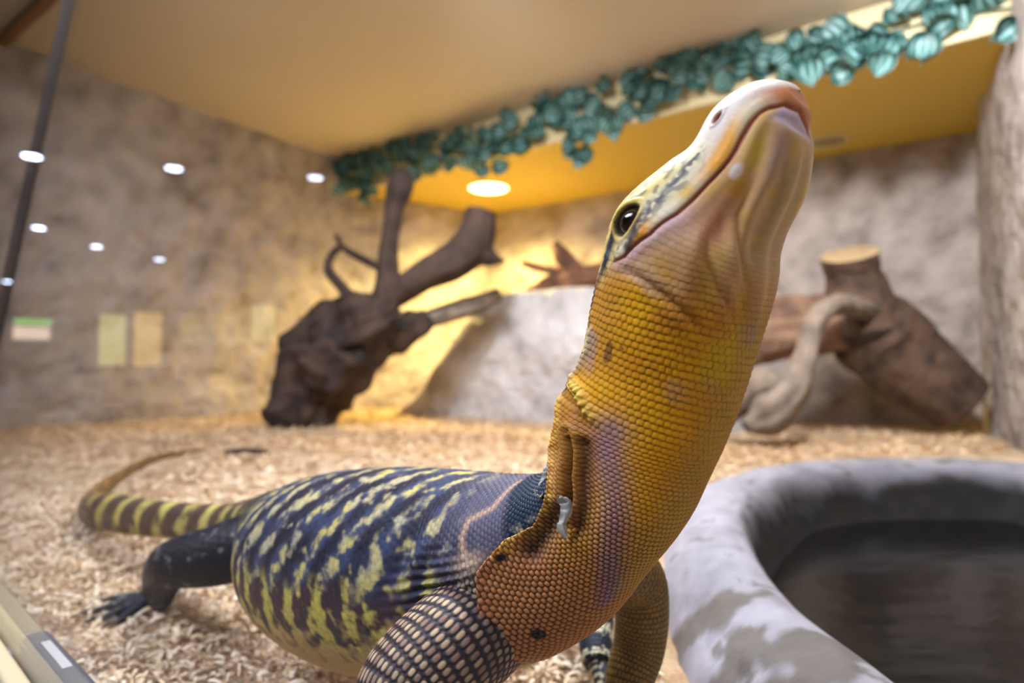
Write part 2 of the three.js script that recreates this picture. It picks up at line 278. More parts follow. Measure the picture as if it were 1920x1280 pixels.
// ------------------------------------------------------------------ lamps
function disc(r, y, n = 32) { const g = new THREE.CylinderGeometry(r, r, y, n); return g; }
function recessedLamp(p, r, label, glow, color, facing) {
  const t = thing('recessed_lamp', label, 'lamp', p), ring = new THREE.LatheGeometry([[r * 0.80, 0.0], [r * 0.82, -0.006], [r * 0.95, -0.008], [r, -0.004], [r, 0.0]].map(([x, y]) => new THREE.Vector2(x, y)), 40);
  mesh('trim_ring', ring, std(222, 204, 150, 0.4), t);
  const g = disc(r * 0.8, 0.004); g.translate(0, -0.003, 0);
  const m = glow ? new THREE.MeshStandardMaterial({ color: 0x111111, emissive: color, emissiveIntensity: glow, roughness: 0.6 }) : std(150, 138, 84, 0.3);
  mesh('lamp_face', g, m, t); return t;
}
{
  const p = at(916, 347, 3.92); p.y = SOFF - 0.001;
  recessedLamp(p, 0.145, 'lit warm recessed lamp glowing in the yellow soffit', LIGHT.spot.glow, LIGHT.spot.color);
  const s = new THREE.SpotLight(LIGHT.spot.color, LIGHT.spot.power, 0, 1.3, 0.5); s.name = 'recessed_lamp_light'; s.castShadow = true; s.shadow.radius = 4;
  s.position.set(p.x, p.y - 0.015, p.z); s.target.position.set(p.x + 0.02, 0, p.z + 0.02); scene.add(s, s.target);
  const q = at(1553, 263, 3.12); q.y = SOFF - 0.001;
  recessedLamp(q, 0.095, 'unlit pale recessed lamp in the soffit beside the lizard\'s snout', 0);
}
{ // ceiling fixture over the front of the enclosure, above the frame
  const t = thing('ceiling_light', 'long white ceiling light over the front of the enclosure', 'lamp', V(0.05, TOP, -1.15));
  t.rotation.y = Math.atan2(D2[1], D2[0]);
  mesh('housing', boxGeo(1.1, 0.05, 0.2, 0, -0.025, 0, 0.008), std(230, 230, 226, 0.5), t);
  mesh('lamp_face', boxGeo(1.04, 0.006, 0.15, 0, -0.052, 0, 0.002), new THREE.MeshStandardMaterial({ color: 0x222222, emissive: LIGHT.tube.color, emissiveIntensity: LIGHT.tube.glow }), t);
  const l = new THREE.RectAreaLight(LIGHT.tube.color, LIGHT.tube.power, 1.04, 0.15); l.name = 'ceiling_light_light'; l.position.set(0.05, TOP - 0.058, -1.15); l.rotation.set(-Math.PI / 2, 0, 0); l.rotation.order = 'YXZ'; l.rotation.y = t.rotation.y; scene.add(l);
}

{ // added track spots, unseen above the frame, to brighten the enclosure's back
  const spotsAt = [[0.75, 1.30, 1.85, 0.45, 3.0, 'aimed at the brown log', 15], [-0.25, 1.75, 0.35, 0.35, 3.6, 'aimed at the rock ledge', 8], [-0.75, 1.55, -1.5, 0.6, 3.1, 'aimed at the left wall', 2.8]];
  for (const [x, f, tx, ty, tf, what, cd] of spotsAt) {
    const p = V(x, TOP - 0.1, -f), d = V(tx, ty, -tf).sub(p).normalize(), t = thing('added_track_spot', 'added unseen ceiling track spot over the enclosure front, ' + what, 'lamp', p);
    t.quaternion.setFromUnitVectors(V(0, -1, 0), d);
    mesh('housing', new THREE.LatheGeometry([[0.001, 0.09], [0.04, 0.088], [0.066, 0.05], [0.08, -0.03], [0.076, -0.034], [0.072, -0.02]].map(([a, b]) => new THREE.Vector2(a, b)), 28), std(34, 34, 36, 0.5), t);
    const g = disc(0.072, 0.004); g.translate(0, -0.024, 0); mesh('lamp_face', g, new THREE.MeshStandardMaterial({ color: 0x222222, emissive: LIGHT.track.color, emissiveIntensity: LIGHT.track.glow }), t);
    const arm = mesh('mount', new THREE.CylinderGeometry(0.007, 0.007, 0.11, 12), std(34, 34, 36, 0.5), t); arm.quaternion.copy(t.quaternion).invert(); arm.position.copy(V(0, 0.052, 0).add(d.clone().multiplyScalar(-0.05)).applyQuaternion(t.quaternion.clone().invert()));
    const s = new THREE.SpotLight(LIGHT.track.color, LIGHT.track.power * cd, 0, 0.85, 0.8); s.name = 'added_track_spot_light'; s.castShadow = true; s.shadow.radius = 4; s.position.copy(p).addScaledVector(d, 0.03); s.target.position.copy(p).addScaledVector(d, 2); scene.add(s, s.target);
  }
}

// ------------------------------------------------------------------ vine garland on the soffit board
{
  const vine = thing('vine_garland', 'garland of dark green striped round leaves along the yellow soffit', 'vine');
  const dark = lin(12, 58, 48), lite = lin(168, 218, 208), mid = lin(62, 124, 112);
  const leaf = (k, cup) => gridGeo(26, 9, (u, v) => {
    const w = Math.pow(Math.sin(Math.PI * Math.pow(v * 0.97 + 0.015, 0.72)), 0.6) * 0.5, x = (u - 0.5) * 2, e = 1 - 0.12 * Math.abs(x) * v, a = Math.cos(x * 4 * Math.PI);
    return [x * w, cup * (x * x * 0.22 + (v - 0.45) * (v - 0.45) * 0.5) + 0.018 * a * (1 - Math.abs(2 * v - 1)) + 0.02 * nz(x * 2 + k, v * 3, k), (v * e - 0.5) * 1.0];
  }, (u, v) => { const x = (u - 0.5) * 2, s = Math.pow(0.5 + 0.5 * Math.cos(x * 4 * Math.PI), 2), edge = sst(0.8, 1, Math.abs(x)); return mix3(mix3(dark, lite, s * sst(0.02, 0.35, v) * (0.75 + 0.25 * Math.sin(k * 3 + x * 2)) * (1 - 0.6 * edge)), mid, 0.12); });
  const geos = [leaf(0, 1), leaf(1, 0.5), leaf(2, 1.5), leaf(3, -0.4)];
  const mat = vcol(0.45, { transmission: 0.0, sheen: 0 }), stemMat = std(58, 84, 60, 0.7);
  const put = (l, y, o, s) => {
    const m = mesh('leaf', geos[Math.floor(rnd() * 4)], mat, vine), p = sAt(l, o, y); m.position.copy(p); m.scale.setScalar(s);
    const out = V(-sin_[0], 0, sin_[1]), n = out.clone().multiplyScalar(0.9).add(V(rr(-0.7, 0.7), rr(-0.95, 0.5), rr(-0.4, 0.4))).normalize(), ax = V(rr(-1, 1), rr(-1, 0.2), rr(-1, 1)), z = ax.sub(n.clone().multiplyScalar(ax.dot(n))).normalize(), x = n.clone().cross(z);
    m.quaternion.setFromRotationMatrix(new THREE.Matrix4().makeBasis(x, n, z));
  };
  const mids = (l) => (SOFF + TOP) / 2 - 0.01 + 0.05 * Math.sin(l * 3.1) + 0.025 * Math.sin(l * 7.7 + 1);
  for (let l = 0.02; l < SLEN - 0.02; l += 0.0225) {
    const thick = 0.6 + 0.5 * nz(l * 2.3, 4, 4) + 0.35 * sst(1.5, 3.2, l), y = mids(l) + rr(-0.105, 0.105) * (0.8 + thick * 0.35);
    put(l, Math.min(y, TOP - 0.015 - rnd() * 0.02), -rr(0.035, 0.075), rr(0.082, 0.122));
  }
  for (const [px, n, drop] of [[1095, 12, 0.17], [705, 6, 0.15], [800, 4, 0.06], [1640, 4, 0.03]]) {
    let best = 0, bd = 1e9; for (let l = 0; l < SLEN; l += 0.02) { const p = sAt(l, 0, 0), d = Math.abs(960 + FPX * p.x / -p.z - px); if (d < bd) { bd = d; best = l; } }
    for (let i = 0; i < n; i++) put(best + rr(-0.07, 0.07), SOFF + 0.02 - drop * (i / n), -rr(0.03, 0.06), rr(0.075, 0.1));
  }
  const pts = []; for (let l = 0.0; l <= SLEN; l += 0.1) pts.push(sAt(l, -0.028, mids(l)));
  mesh('stem', new THREE.TubeGeometry(new THREE.CatmullRomCurve3(pts), 160, 0.004, 6), stemMat, vine);
}

// ------------------------------------------------------------------ rock ledge, driftwood, logs
const WOOD = vcol(0.85, { bumpMap: ROCKBUMP, bumpScale: 0.006 });
{
  const A = V(-0.66, 0, -3.52), dir = V(D2[0], 0, -D2[1]), back = V(D1[0], 0, -D1[1]), LN = 1.78;
  const g = gridGeo(90, 60, (u, v) => {
    const l = u * LN, H = 0.65 * Math.pow(sst(-0.12, 0.66, l), 1.15) * (1 - sst(1.45, LN, l)), t = v / 0.42;
    let o, y; if (t < 1) { o = 0.10 * Math.pow(t, 2.2); y = H * Math.pow(t, 0.85); } else { o = 0.10 + (v - 0.42) / 0.58 * 1.02; y = H + 0.006; }
    o -= 0.05 * Math.exp(-Math.pow((t - 0.55) / 0.3, 2));
    const p = A.clone().addScaledVector(dir, l).addScaledVector(back, o), k = 0.075 * fbm(p.x * 3.5, y * 4, p.z * 3.5, 3) + 0.02 * fbm(p.x * 16, y * 16, p.z * 16, 2);
    return [p.x - back.x * k * 0.7, y + bed(p.x, -p.z) - 0.03 + (t > 0.6 ? k * 0.25 : 0), p.z - back.z * k * 0.7];
  }, (u, v, p) => rockTint(p, [lin(150, 145, 140), lin(202, 198, 192), lin(108, 102, 96)], 2.2), (u, v) => [u * LN, v * 1.6]);
  const r = thing('rock_ledge', 'pale grey rock ledge against the back wall behind the lizard', 'rock'); mesh('ledge_rock', g, rockMat, r);
}
const driftDark = [lin(46, 32, 24), lin(70, 51, 38), lin(22, 16, 12)], driftRed = [lin(92, 64, 52), lin(134, 98, 82), lin(52, 36, 30)], greyWood = [lin(98, 85, 72), lin(142, 126, 106), lin(46, 40, 36)], logWood = [lin(62, 46, 33), lin(96, 72, 52), lin(30, 22, 16)];
{
  const z = 2.72, w = thing('driftwood_root', 'dark upright driftwood root with thick branches at the left of the rock ledge', 'driftwood');
  const P = (list) => list.map(([x, y, d]) => at(x, y, z + (d ?? 0)));
  const part = (name, pts, radPx, o) => mesh(name, limbGeo(P(pts), radPx.map((r) => r * z / FPX), { colors: driftDark, ...o }), WOOD, w);
  part('root_base', [[555, 790, 0], [575, 735, 0.02], [615, 690, 0.02], [650, 640, 0]], [62, 60, 74, 72], { rough: 0.3, freq: 6, seed: 1, along: 60, around: 40 });
  part('root_base', [[530, 650, 0], [600, 640, 0.05], [680, 620, 0.03], [735, 590, 0.02]], [20, 56, 70, 40], { rough: 0.32, freq: 7, seed: 5, along: 60, around: 40 });
  part('trunk', [[640, 700, 0.02], [690, 640, 0], [722, 560, -0.02], [728, 470, -0.02], [738, 400, -0.02], [750, 350, -0.03], [752, 322, -0.05]], [44, 38, 26, 18, 16, 25, 18], { rough: 0.12, seed: 9, along: 80, around: 30 });
  part('branch', [[715, 570, 0], [790, 520, 0.03], [850, 490, 0.05], [888, 452, 0.06], [903, 396, 0.06]], [24, 29, 36, 38, 28], { rough: 0.08, seed: 12, along: 70, around: 36, sawnEnd: lin(176, 140, 108) });
  part('branch', [[895, 470, 0.06], [920, 484, 0.05], [944, 490, 0.04]], [30, 16, 4], { seed: 14, along: 16, around: 16 });
  part('branch', [[655, 640, -0.03], [660, 590, -0.05], [645, 545, -0.06], [616, 508, -0.06], [622, 478, -0.05], [638, 460, -0.05], [628, 440, -0.05]], [26, 15, 11, 9, 7, 6, 3], { seed: 17, along: 60, around: 16 });
  part('branch', [[636, 458, -0.05], [665, 478, -0.04], [700, 495, -0.02], [725, 510, -0.02]], [5, 7, 8, 12], { seed: 19, along: 30, around: 12 });
  part('branch', [[690, 640, 0.04], [760, 620, 0.08], [800, 600, 0.1]], [30, 34, 22], { seed: 23, along: 30, around: 22, rough: 0.2 });
}
{
  const w = thing('driftwood_stick', 'pale grey driftwood stick leaning beside the dark root on the rock ledge', 'stick');
  mesh('stick_wood', limbGeo([[790, 604, 2.86], [830, 590, 2.88], [890, 572, 2.94], [932, 553, 3.0]].map((p) => at(...p)), [0.036, 0.048, 0.046, 0.034], { colors: greyWood, seed: 31, rough: 0.12, along: 40 }), WOOD, w);
}
{
  const w = thing('branch_wood', 'small reddish forked branch lying on the rock ledge under the lizard\'s jaw', 'branch'), z = 3.7, P = (l) => l.map(([x, y, d]) => at(x, y, z + (d ?? 0))), k = z / FPX;
  const part = (n, pts, r, sd) => mesh(n, limbGeo(P(pts), r.map((q) => q * k), { colors: driftRed, seed: sd, along: 34, around: 16, rough: 0.16 }), WOOD, w);
  part('main_limb', [[988, 548], [1040, 530], [1090, 522], [1150, 512], [1200, 520]], [9, 17, 24, 26, 18], 41);
  part('twig', [[1085, 520], [1062, 490], [1048, 470], [1042, 456]], [22, 17, 14, 8], 43);
  part('twig', [[1060, 510], [1020, 504], [990, 496], [980, 492]], [9, 8, 7, 6], 44);
  part('twig', [[1100, 540], [1120, 553], [1140, 558]], [16, 13, 8], 46);
}
{
  const z = 2.78, k = z / FPX, w = thing('log', 'big brown log with a sawn upright stub leaning by the right wall', 'log'), P = (l) => l.map(([x, y, d]) => at(x, y, z + (d ?? 0)));
  const part = (n, pts, r, o) => mesh(n, limbGeo(P(pts), r.map((q) => q * k), { colors: logWood, along: 60, around: 40, ...o }), WOOD, w);
  part('trunk', [[1592, 590, 0.03], [1648, 632, 0.03], [1718, 692, 0.0], [1802, 758, -0.03]], [66, 80, 72, 57], { seed: 51, rough: 0.07, sawnEnd: lin(92, 72, 54) });
  part('stub', [[1625, 620, 0.0], [1606, 545, 0], [1597, 508, -0.01], [1593, 476, -0.035]], [70, 54, 47, 50], { seed: 53, rough: 0.07, sawnEnd: lin(206, 176, 128) });
  part('branch', [[1625, 600, 0.05], [1540, 610, 0.03], [1460, 618, 0.02], [1380, 630, 0.02], [1330, 640, 0.02]], [54, 54, 57, 54, 38], { seed: 55, rough: 0.12, colors: [lin(108, 80, 60), lin(140, 108, 82), lin(70, 50, 38)] });
}
{
  const z = 2.32, k = z / FPX, w = thing('forked_branch', 'pale grey forked branch leaning on the brown log, its foot in the shavings', 'branch'), P = (l) => l.map(([x, y, d]) => at(x, y, z + (d ?? 0)));
  const part = (n, pts, r, o) => mesh(n, limbGeo(P(pts), r.map((q) => q * k), { colors: greyWood, along: 60, around: 24, rough: 0.13, ...o }), WOOD, w);
  part('main_limb', [[1640, 590, 0.36], [1602, 574, 0.27], [1556, 574, 0.14], [1527, 612, 0.05], [1510, 670, -0.02], [1482, 730, -0.04], [1440, 778, -0.06], [1400, 800, -0.06]], [18, 23, 21, 19, 21, 34, 38, 12], { seed: 61, rough: 0.17 });
  part('branch', [[1480, 740, -0.04], [1430, 720, -0.03], [1390, 740, 0], [1350, 770, 0.02]], [20, 26, 34, 30], { seed: 63 });
}
{ // slim dark pole in front of the left wall, and a twig on the shavings
  const a = at(-60, 870, 1.35), b = at(134, -20, 1.35); const dir = b.clone().sub(a).normalize();
  const top = a.clone().addScaledVector(dir, (TOP - a.y) / dir.y - 0.002), foot = a.clone().addScaledVector(dir, (bed(a.x, 1.35) - 0.01 - a.y) / dir.y);
  const p = thing('support_pole', 'slim dark pole leaning from shavings to ceiling before the left wall', 'pole');
  mesh('pole_shaft', new THREE.TubeGeometry(new THREE.LineCurve3(foot, top), 8, 0.0105, 14), std(58, 50, 46, 0.45), p);
  const c = V(foot.x, foot.y + 0.008, foot.z); mesh('pole_foot', new THREE.LatheGeometry([[0.001, 0.014], [0.012, 0.013], [0.022, 0.006], [0.024, 0], [0.001, 0]].map(([x, y]) => new THREE.Vector2(x, y)), 24).translate(c.x, c.y, c.z), std(50, 46, 44, 0.5), p);
  const t = at(465, 834, 1.75), y = bed(t.x, 1.75) + 0.012; tag(mesh('twig', limbGeo([V(t.x - 0.06, y, t.z), V(t.x - 0.02, y + 0.004, t.z + 0.01), V(t.x + 0.03, y + 0.002, t.z), V(t.x + 0.06, y, t.z + 0.01)], [0.005, 0.008, 0.007, 0.003], { colors: driftDark, seed: 71, around: 10, along: 20 }), WOOD), 'short dark twig lying on the shavings beyond the lizard\'s tail', 'twig');
}

// ------------------------------------------------------------------ visitor hall, seen in the glass only
{
  const HT = 2.2, HB = -0.75, box = (n, k0, k1, g0, g1, y0, y1, m) => { const g = new THREE.BoxGeometry(k1 - k0, y1 - y0, Math.abs(g1 - g0)), p = onGlass((k0 + k1) / 2, (g0 + g1) / 2, (y0 + y1) / 2); g.rotateY(Math.atan2(GU[1], GU[0])); g.translate(p.x, p.y, p.z); return structure(mesh(n, g, m)); };
  const wallM = std(66, 62, 60, 0.9), floorM = std(20, 19, 20, 0.9), ceilM = std(120, 112, 104, 0.9);
  box('floor_hall', -4, 27, -10, 0.1, HB - 0.1, HB, floorM); box('ceiling_hall', -4.1, 27, -10, 0.1, HT, HT + 0.1, ceilM);
  box('wall_hall_far', -4, 27, -10.1, -10, HB, HT, wallM); box('wall_hall_end', 27, 27.1, -10, 0.1, HB, HT, wallM); box('wall_hall_start', -4.1, -4, -10, 0.1, HB, HT, wallM);
  box('wall_hall_beyond', 3.26, 27, 0.055, 0.1, HB, HT, wallM); box('wall_hall_side', -4, -0.37, 0.055, 0.1, HB, HT, wallM); box('wall_hall_over', -0.37, 3.26, 0.055, 0.1, TOP + 0.01, HT, wallM);
  const lampG = [disc(0.068, 0.008), new THREE.LatheGeometry([[0.067, 0.004], [0.082, 0.0], [0.087, 0.006], [0.087, 0.014]].map(([x, y]) => new THREE.Vector2(x, y - 0.008)), 32)];
  const fm = new THREE.MeshStandardMaterial({ color: 0x222222, emissive: LIGHT.hall.color, emissiveIntensity: LIGHT.hall.glow }), rm = std(200, 204, 214, 0.4);
  const where = ['nearest the rail corner in the front row', 'second of the front row', 'third of the front row', 'nearest the wall in the second row', 'second of the second row', 'third of the second row', 'alone far down the hall', 'farthest from the enclosure', 'added unseen fill lamp close above the enclosure glass'];
  [[1.14, 7.0], [2.13, 6.44], [3.19, 5.73], [1.85, 10.4], [2.75, 11.3], [3.8, 11.8], [2.58, 17], [7.9, 21.9], [1.2, 2.2]].forEach(([d, k], i) => {  // last lamp is added to light the lizard, unseen in the glass
    const p = onGlass(k, GLASS - d, HT), t = thing('hall_downlight', 'bluish-white round hall downlight, ' + where[i], 'lamp', p);
    mesh('lamp_face', lampG[0].clone().translate(0, -0.006, 0), fm, t); mesh('trim_ring', lampG[1], rm, t);
    const s = new THREE.SpotLight(LIGHT.hall.color, LIGHT.hall.power, 0, 1.2, 0.7); s.name = 'hall_downlight_light'; s.castShadow = true; s.shadow.radius = 4; s.position.set(p.x, p.y - 0.02, p.z); s.target.position.set(p.x, 0, p.z); scene.add(s, s.target);
  });
  { // soft frontal fill panel added behind the camera, not seen
    const p = onGlass(0.9, GLASS - 1.5, HT), t = thing('added_ceiling_panel', 'added unseen fill light panel in the hall ceiling', 'lamp', p); t.rotation.y = Math.atan2(GU[1], GU[0]);
    mesh('panel_frame', boxGeo(2.1, 0.03, 1.3, 0, -0.016, 0, 0.006), std(220, 220, 222, 0.5), t);
    mesh('lamp_face', boxGeo(2.0, 0.006, 1.2, 0, -0.033, 0, 0.002), new THREE.MeshStandardMaterial({ color: 0x222222, emissive: LIGHT.panel.color, emissiveIntensity: LIGHT.panel.glow }), t);
    const l = new THREE.RectAreaLight(LIGHT.panel.color, LIGHT.panel.power, 2.0, 1.2); l.name = 'added_ceiling_panel_light'; l.rotation.order = 'YXZ'; l.rotation.set(-Math.PI / 2, t.rotation.y, 0); l.position.set(p.x, p.y - 0.045, p.z); scene.add(l);
  }
  const flip = (p) => { const n = GN[0] * p.x - GN[1] * p.z - GLASS; return V(p.x - 2 * n * GN[0], p.y, p.z + 2 * n * GN[1]); };
  const eyeM = flip(V(0, EYE, 0));
  const lit = (x0, x1, y0, y1, d, r, g, b, e, label) => {
    const c = flip(at((x0 + x1) / 2, (y0 + y1) / 2, d)), w = (x1 - x0) / FPX * d, h = (y1 - y0) / FPX * d, t = thing('display_window', label, 'window', c); t.lookAt(onGlass(0.7, GLASS, c.y));
    mesh('window_frame', boxGeo(w + 0.08, h + 0.08, 0.06, 0, 0, -0.035, 0.01), std(70, 62, 54, 0.6), t);
    mesh('window_glow', boxGeo(w, h, 0.01, 0, 0, 0, 0.003), new THREE.MeshStandardMaterial({ color: 0x111111, emissive: new THREE.Color().setRGB(...lin(r, g, b)), emissiveIntensity: e }), t);
  };
  lit(190, 232, 590, 684, 12, 210, 206, 130, 0.9, 'yellow-green lit tall display window across the hall');
  lit(256, 300, 586, 686, 12.2, 224, 186, 100, 1.0, 'amber lit tall display window across the hall');
  lit(345, 470, 588, 645, 12.6, 190, 180, 120, 0.4, 'dim wide display window across the hall');
  lit(476, 514, 572, 640, 12.8, 236, 230, 150, 1.0, 'pale yellow bright display window across the hall');
  lit(32, 88, 612, 636, 13, 240, 214, 190, 1.0, 'small pinkish display window by the hall end');
  lit(34, 92, 598, 610, 13.1, 130, 220, 110, 0.9, 'narrow green lit sign by the hall end');
}
// ------------------------------------------------------------------ the monitor lizard
const F = V(0.68, 0, 0.73), R0 = V(-0.73, 0, 0.68), UPV = V(0, 1, 0);
// cross-sections of the trunk from tail tip to snout: dorsal and ventral outline, depth (null: in the sagittal plane), height/width ratio, roll, squareness
const ST = [
  [384, 841, 384, 845, 1.72, 1.3, 0], [340, 845, 342, 853, 1.64, 1.35, 0], [290, 852, 293, 866, 1.51, 1.4, 0], [232, 877, 240, 894, 1.31, 1.5, 0], [184, 904, 195, 936, 1.16, 1.5, 0],
  [158, 928, 172, 970, 1.07, 1.5, 0], [172, 925, 184, 988, 1.0, 1.5, 0], [215, 926, 222, 997, 0.945, 1.5, 0], [270, 934, 268, 1005, 0.89, 1.45, 0], [340, 940, 325, 1010, 0.83, 1.4, 0],
  [410, 944, 395, 1013, 0.765, 1.3, 0], [463, 938, 448, 1020, 0.71, 1.15, 0], [512, 922, 498, 1048, 0.662, 1.0, 0],
  [548, 910, 533, 1110, null, 1.0, 0], [592, 893, 572, 1185, null, 1.0, 0], [652, 878, 640, 1238, null, 1.05, 0], [760, 867, 735, 1270, null, 1.05, 0], [880, 868, 850, 1275, null, 1.05, 0],
  [958, 874, 985, 1240, null, 1.0, 0], [1000, 880, 1118, 1172, null, 1.0, 0], [1022, 876, 1200, 1085, null, 1.0, 2], [1034, 866, 1262, 1003, null, 1.05, 5], [1043, 850, 1305, 928, null, 1.1, 8],
  [1048, 812, 1338, 848, null, 1.12, 10], [1056, 755, 1372, 770, null, 1.12, 12], [1080, 690, 1398, 702, null, 1.1, 14], [1099, 600, 1420, 640, null, 1.0, 16], [1128, 495, 1438, 580, null, 0.9, 18],
  [1163, 390, 1454, 512, null, 0.85, 19], [1238, 328, 1482, 425, null, 0.8, 20], [1298, 275, 1507, 362, null, 0.76, 20], [1345, 199, 1518, 288, null, 0.72, 20], [1403, 164, 1524, 243, null, 0.68, 20], [1450, 152, 1521, 212, null, 0.66, 20], [1476, 156, 1513, 190, null, 0.66, 20], [1498, 168, 1501, 172, null, 0.66, 20],
];
const NS = ST.length;
function sagittal(px) { const r = (px - 960) / FPX, t = (0.40 * r + 0.01) / (0.68 + 0.73 * r); return 0.40 - 0.73 * t; }
const SEC = ST.map(([lx, ly, rx, ry, z, ratio, roll]) => {
  const d = z ?? sagittal((lx + rx) / 2), l = at(lx, ly, d), r = at(rx, ry, d);
  return { c: l.clone().lerp(r, 0.5), w: l.distanceTo(r) / 2, e: l.clone().sub(r).normalize(), ratio, roll };
});
const cx = SEC.map((s) => s.c.x), cy = SEC.map((s) => s.c.y), cz = SEC.map((s) => s.c.z);
const spine = (q) => V(crArr(cx, q), crArr(cy, q), crArr(cz, q));
SEC.forEach((s, i) => {
  s.T = spine(Math.min(i + 0.15, NS - 1)).sub(spine(Math.max(i - 0.15, 0))).normalize();
  let lat = i < 12 ? s.T.clone().cross(UPV).normalize() : R0.clone().addScaledVector(s.T, -R0.dot(s.T)).normalize();
  if (i === 11 || i === 12) lat = lat.lerp(s.T.clone().cross(UPV).normalize(), 0.5).normalize();
  let D = lat.clone().cross(s.T).normalize();
  const a = s.roll * Math.PI / 180; s.lat = lat.clone().multiplyScalar(Math.cos(a)).addScaledVector(D, -Math.sin(a)); s.D = D.multiplyScalar(Math.cos(a)).addScaledVector(lat, Math.sin(a));
  const view = s.c.clone().sub(camera.position).normalize(), e = s.e.clone();
  e.addScaledVector(s.T, -e.dot(s.T)).addScaledVector(view, -e.dot(view)).normalize();
  const de = s.D.dot(e), le = s.lat.dot(e);
  s.a = s.w * Math.abs(s.e.dot(e)) / Math.sqrt(de * de * s.ratio * s.ratio + le * le); s.b = s.a * s.ratio;
});
const arr = (f) => SEC.map(f);
const A_ = arr((s) => s.a), B_ = arr((s) => s.b), LX = arr((s) => s.lat.x), LY = arr((s) => s.lat.y), LZ = arr((s) => s.lat.z), DX = arr((s) => s.D.x), DY = arr((s) => s.D.y), DZ = arr((s) => s.D.z);
const headness = (q) => sst(25.5, 28.5, q);
function ringPoint(q, th, out) {   // th: 0 dorsal, 90 right side, 180 ventral (degrees)
  const t = th * Math.PI / 180, h = headness(q), n = lerp(2, 2.35, h), s = Math.sin(t), c = Math.cos(t);
  const x = Math.sign(s) * Math.pow(Math.abs(s), 2 / n) * Math.max(0.0004, crArr(A_, q)), y = Math.sign(c) * Math.pow(Math.abs(c), 2 / n) * Math.max(0.0004, crArr(B_, q));
  const lx = crArr(LX, q), ly = crArr(LY, q), lz = crArr(LZ, q), dx = crArr(DX, q), dy = crArr(DY, q), dz = crArr(DZ, q);
  out[0] = crArr(cx, q) + lx * x + dx * y; out[1] = crArr(cy, q) + ly * x + dy * y; out[2] = crArr(cz, q) + lz * x + dz * y; return out;
}
// rows along the spine: fine on neck and head, coarser on trunk and tail
const rows = [], NT = 504, SCALES = 76;
{
  const M = 4000; let acc = 0, prev = spine(0); rows.push(0);
  for (let i = 1; i <= M; i++) {
    const q = i / M * (NS - 1), p = spine(q), step = q > 33.5 ? 0.0003 : q > 26.5 ? 0.00042 : q > 17.5 ? 0.00052 : q > 12 ? 0.0016 : 0.005;
    let w = p.distanceTo(prev); if (q > 17.5 && q < 23.5) w *= 1.9; acc += w / step; prev = p;
    if (acc >= 1) { rows.push(q); acc -= Math.floor(acc); }
  }
  rows.push(NS - 1);
}
const NR = rows.length;
// feature curves on the skin, as [q, theta] points
const curve = (pts) => ({ pts, q0: Math.min(...pts.map((p) => p[0])) - 1.2, q1: Math.max(...pts.map((p) => p[0])) + 1.2 });
const perQ = 0.016;   // metres per unit of q near the neck, for distances
function curveDist(c, q, th, rad, unit) {   // signed distance (metres) from a curve; positive on the left of its direction
  if (q < c.q0 || q > c.q1) return null;
  let best = 1e9, sgn = 1, at_ = 0;
  for (let i = 0; i + 1 < c.pts.length; i++) {
    const ax = c.pts[i][0] * unit, ay = c.pts[i][1] * rad, bx = c.pts[i + 1][0] * unit, by = c.pts[i + 1][1] * rad, px = q * unit, py = th * rad;
    const vx = bx - ax, vy = by - ay, t = clamp(((px - ax) * vx + (py - ay) * vy) / (vx * vx + vy * vy || 1)), dx = px - ax - vx * t, dy = py - ay - vy * t, d = Math.hypot(dx, dy);
    if (d < best) { best = d; sgn = vx * dy - vy * dx > 0 ? 1 : -1; at_ = (i + t) / (c.pts.length - 1); }
  }
  return { d: best, s: sgn, t: at_ };
}
const MOUTH = curve([[27.12, 52], [27.34, 66], [27.9, 80], [28.5, 85], [29.4, 86], [30.45, 89], [31.05, 92], [31.84, 93], [32.52, 103], [32.85, 136], [32.26, 169], [31.5, 184], [30, 196], [28.5, 206], [27.3, 226]]);
const tab = (t, x) => { if (x <= t[0][0]) return t[0][1]; for (let i = 1; i < t.length; i++) if (x <= t[i][0]) return lerp(t[i - 1][1], t[i][1], (x - t[i - 1][0]) / (t[i][0] - t[i - 1][0])); return t.at(-1)[1]; };
const lipR = (q) => tab([[27.12, 52], [27.34, 66], [27.9, 80], [28.5, 85], [29.4, 86], [30.45, 89], [31.05, 92], [31.84, 93], [32.52, 103], [32.85, 136]], q), lipL = (q) => tab([[27.3, 226], [28.5, 206], [30, 196], [31.5, 184], [32.26, 169], [32.85, 136]], q);
const FLAP = curve([[23.5, 33], [22.95, 40], [22.2, 42], [21.26, 62], [20.88, 70], [20.0, 80], [19.24, 78], [18.81, 84], [18.59, 89], [18.44, 104], [18.33, 120], [18.23, 146]]);
const FURROW = curve([[23.0, 58], [22.6, 64], [21.9, 71], [21.27, 83], [20.9, 86]]), FURROW2 = curve([[23.2, 68], [22.72, 76], [22.02, 83], [21.37, 94], [20.9, 100]]), POCKET = curve([[20.73, 84], [20.08, 88], [19.6, 93]]), CREASES = [curve([[27.15, 60], [27.05, 80], [26.78, 98], [26.48, 116], [26.1, 132]]), curve([[30.0, 110], [29.15, 116], [28.37, 132], [27.2, 150]]), curve([[28.6, 104], [27.9, 112], [27.1, 128], [26.5, 146]])];
const FOLD = curve([[24.15, 28], [24.1, 45], [24.05, 58], [23.78, 70], [23.62, 83]]);
const EDGE = curve([[25.6, 43], [25.1, 43], [24.6, 39], [24.25, 35]]);
const MAUVE_REFLECTION = curve([[23.6, 92], [23.05, 95], [21.87, 113], [20.6, 136], [19.74, 160]]);  // lilac glass reflection on the lower neck, painted in as skin colour
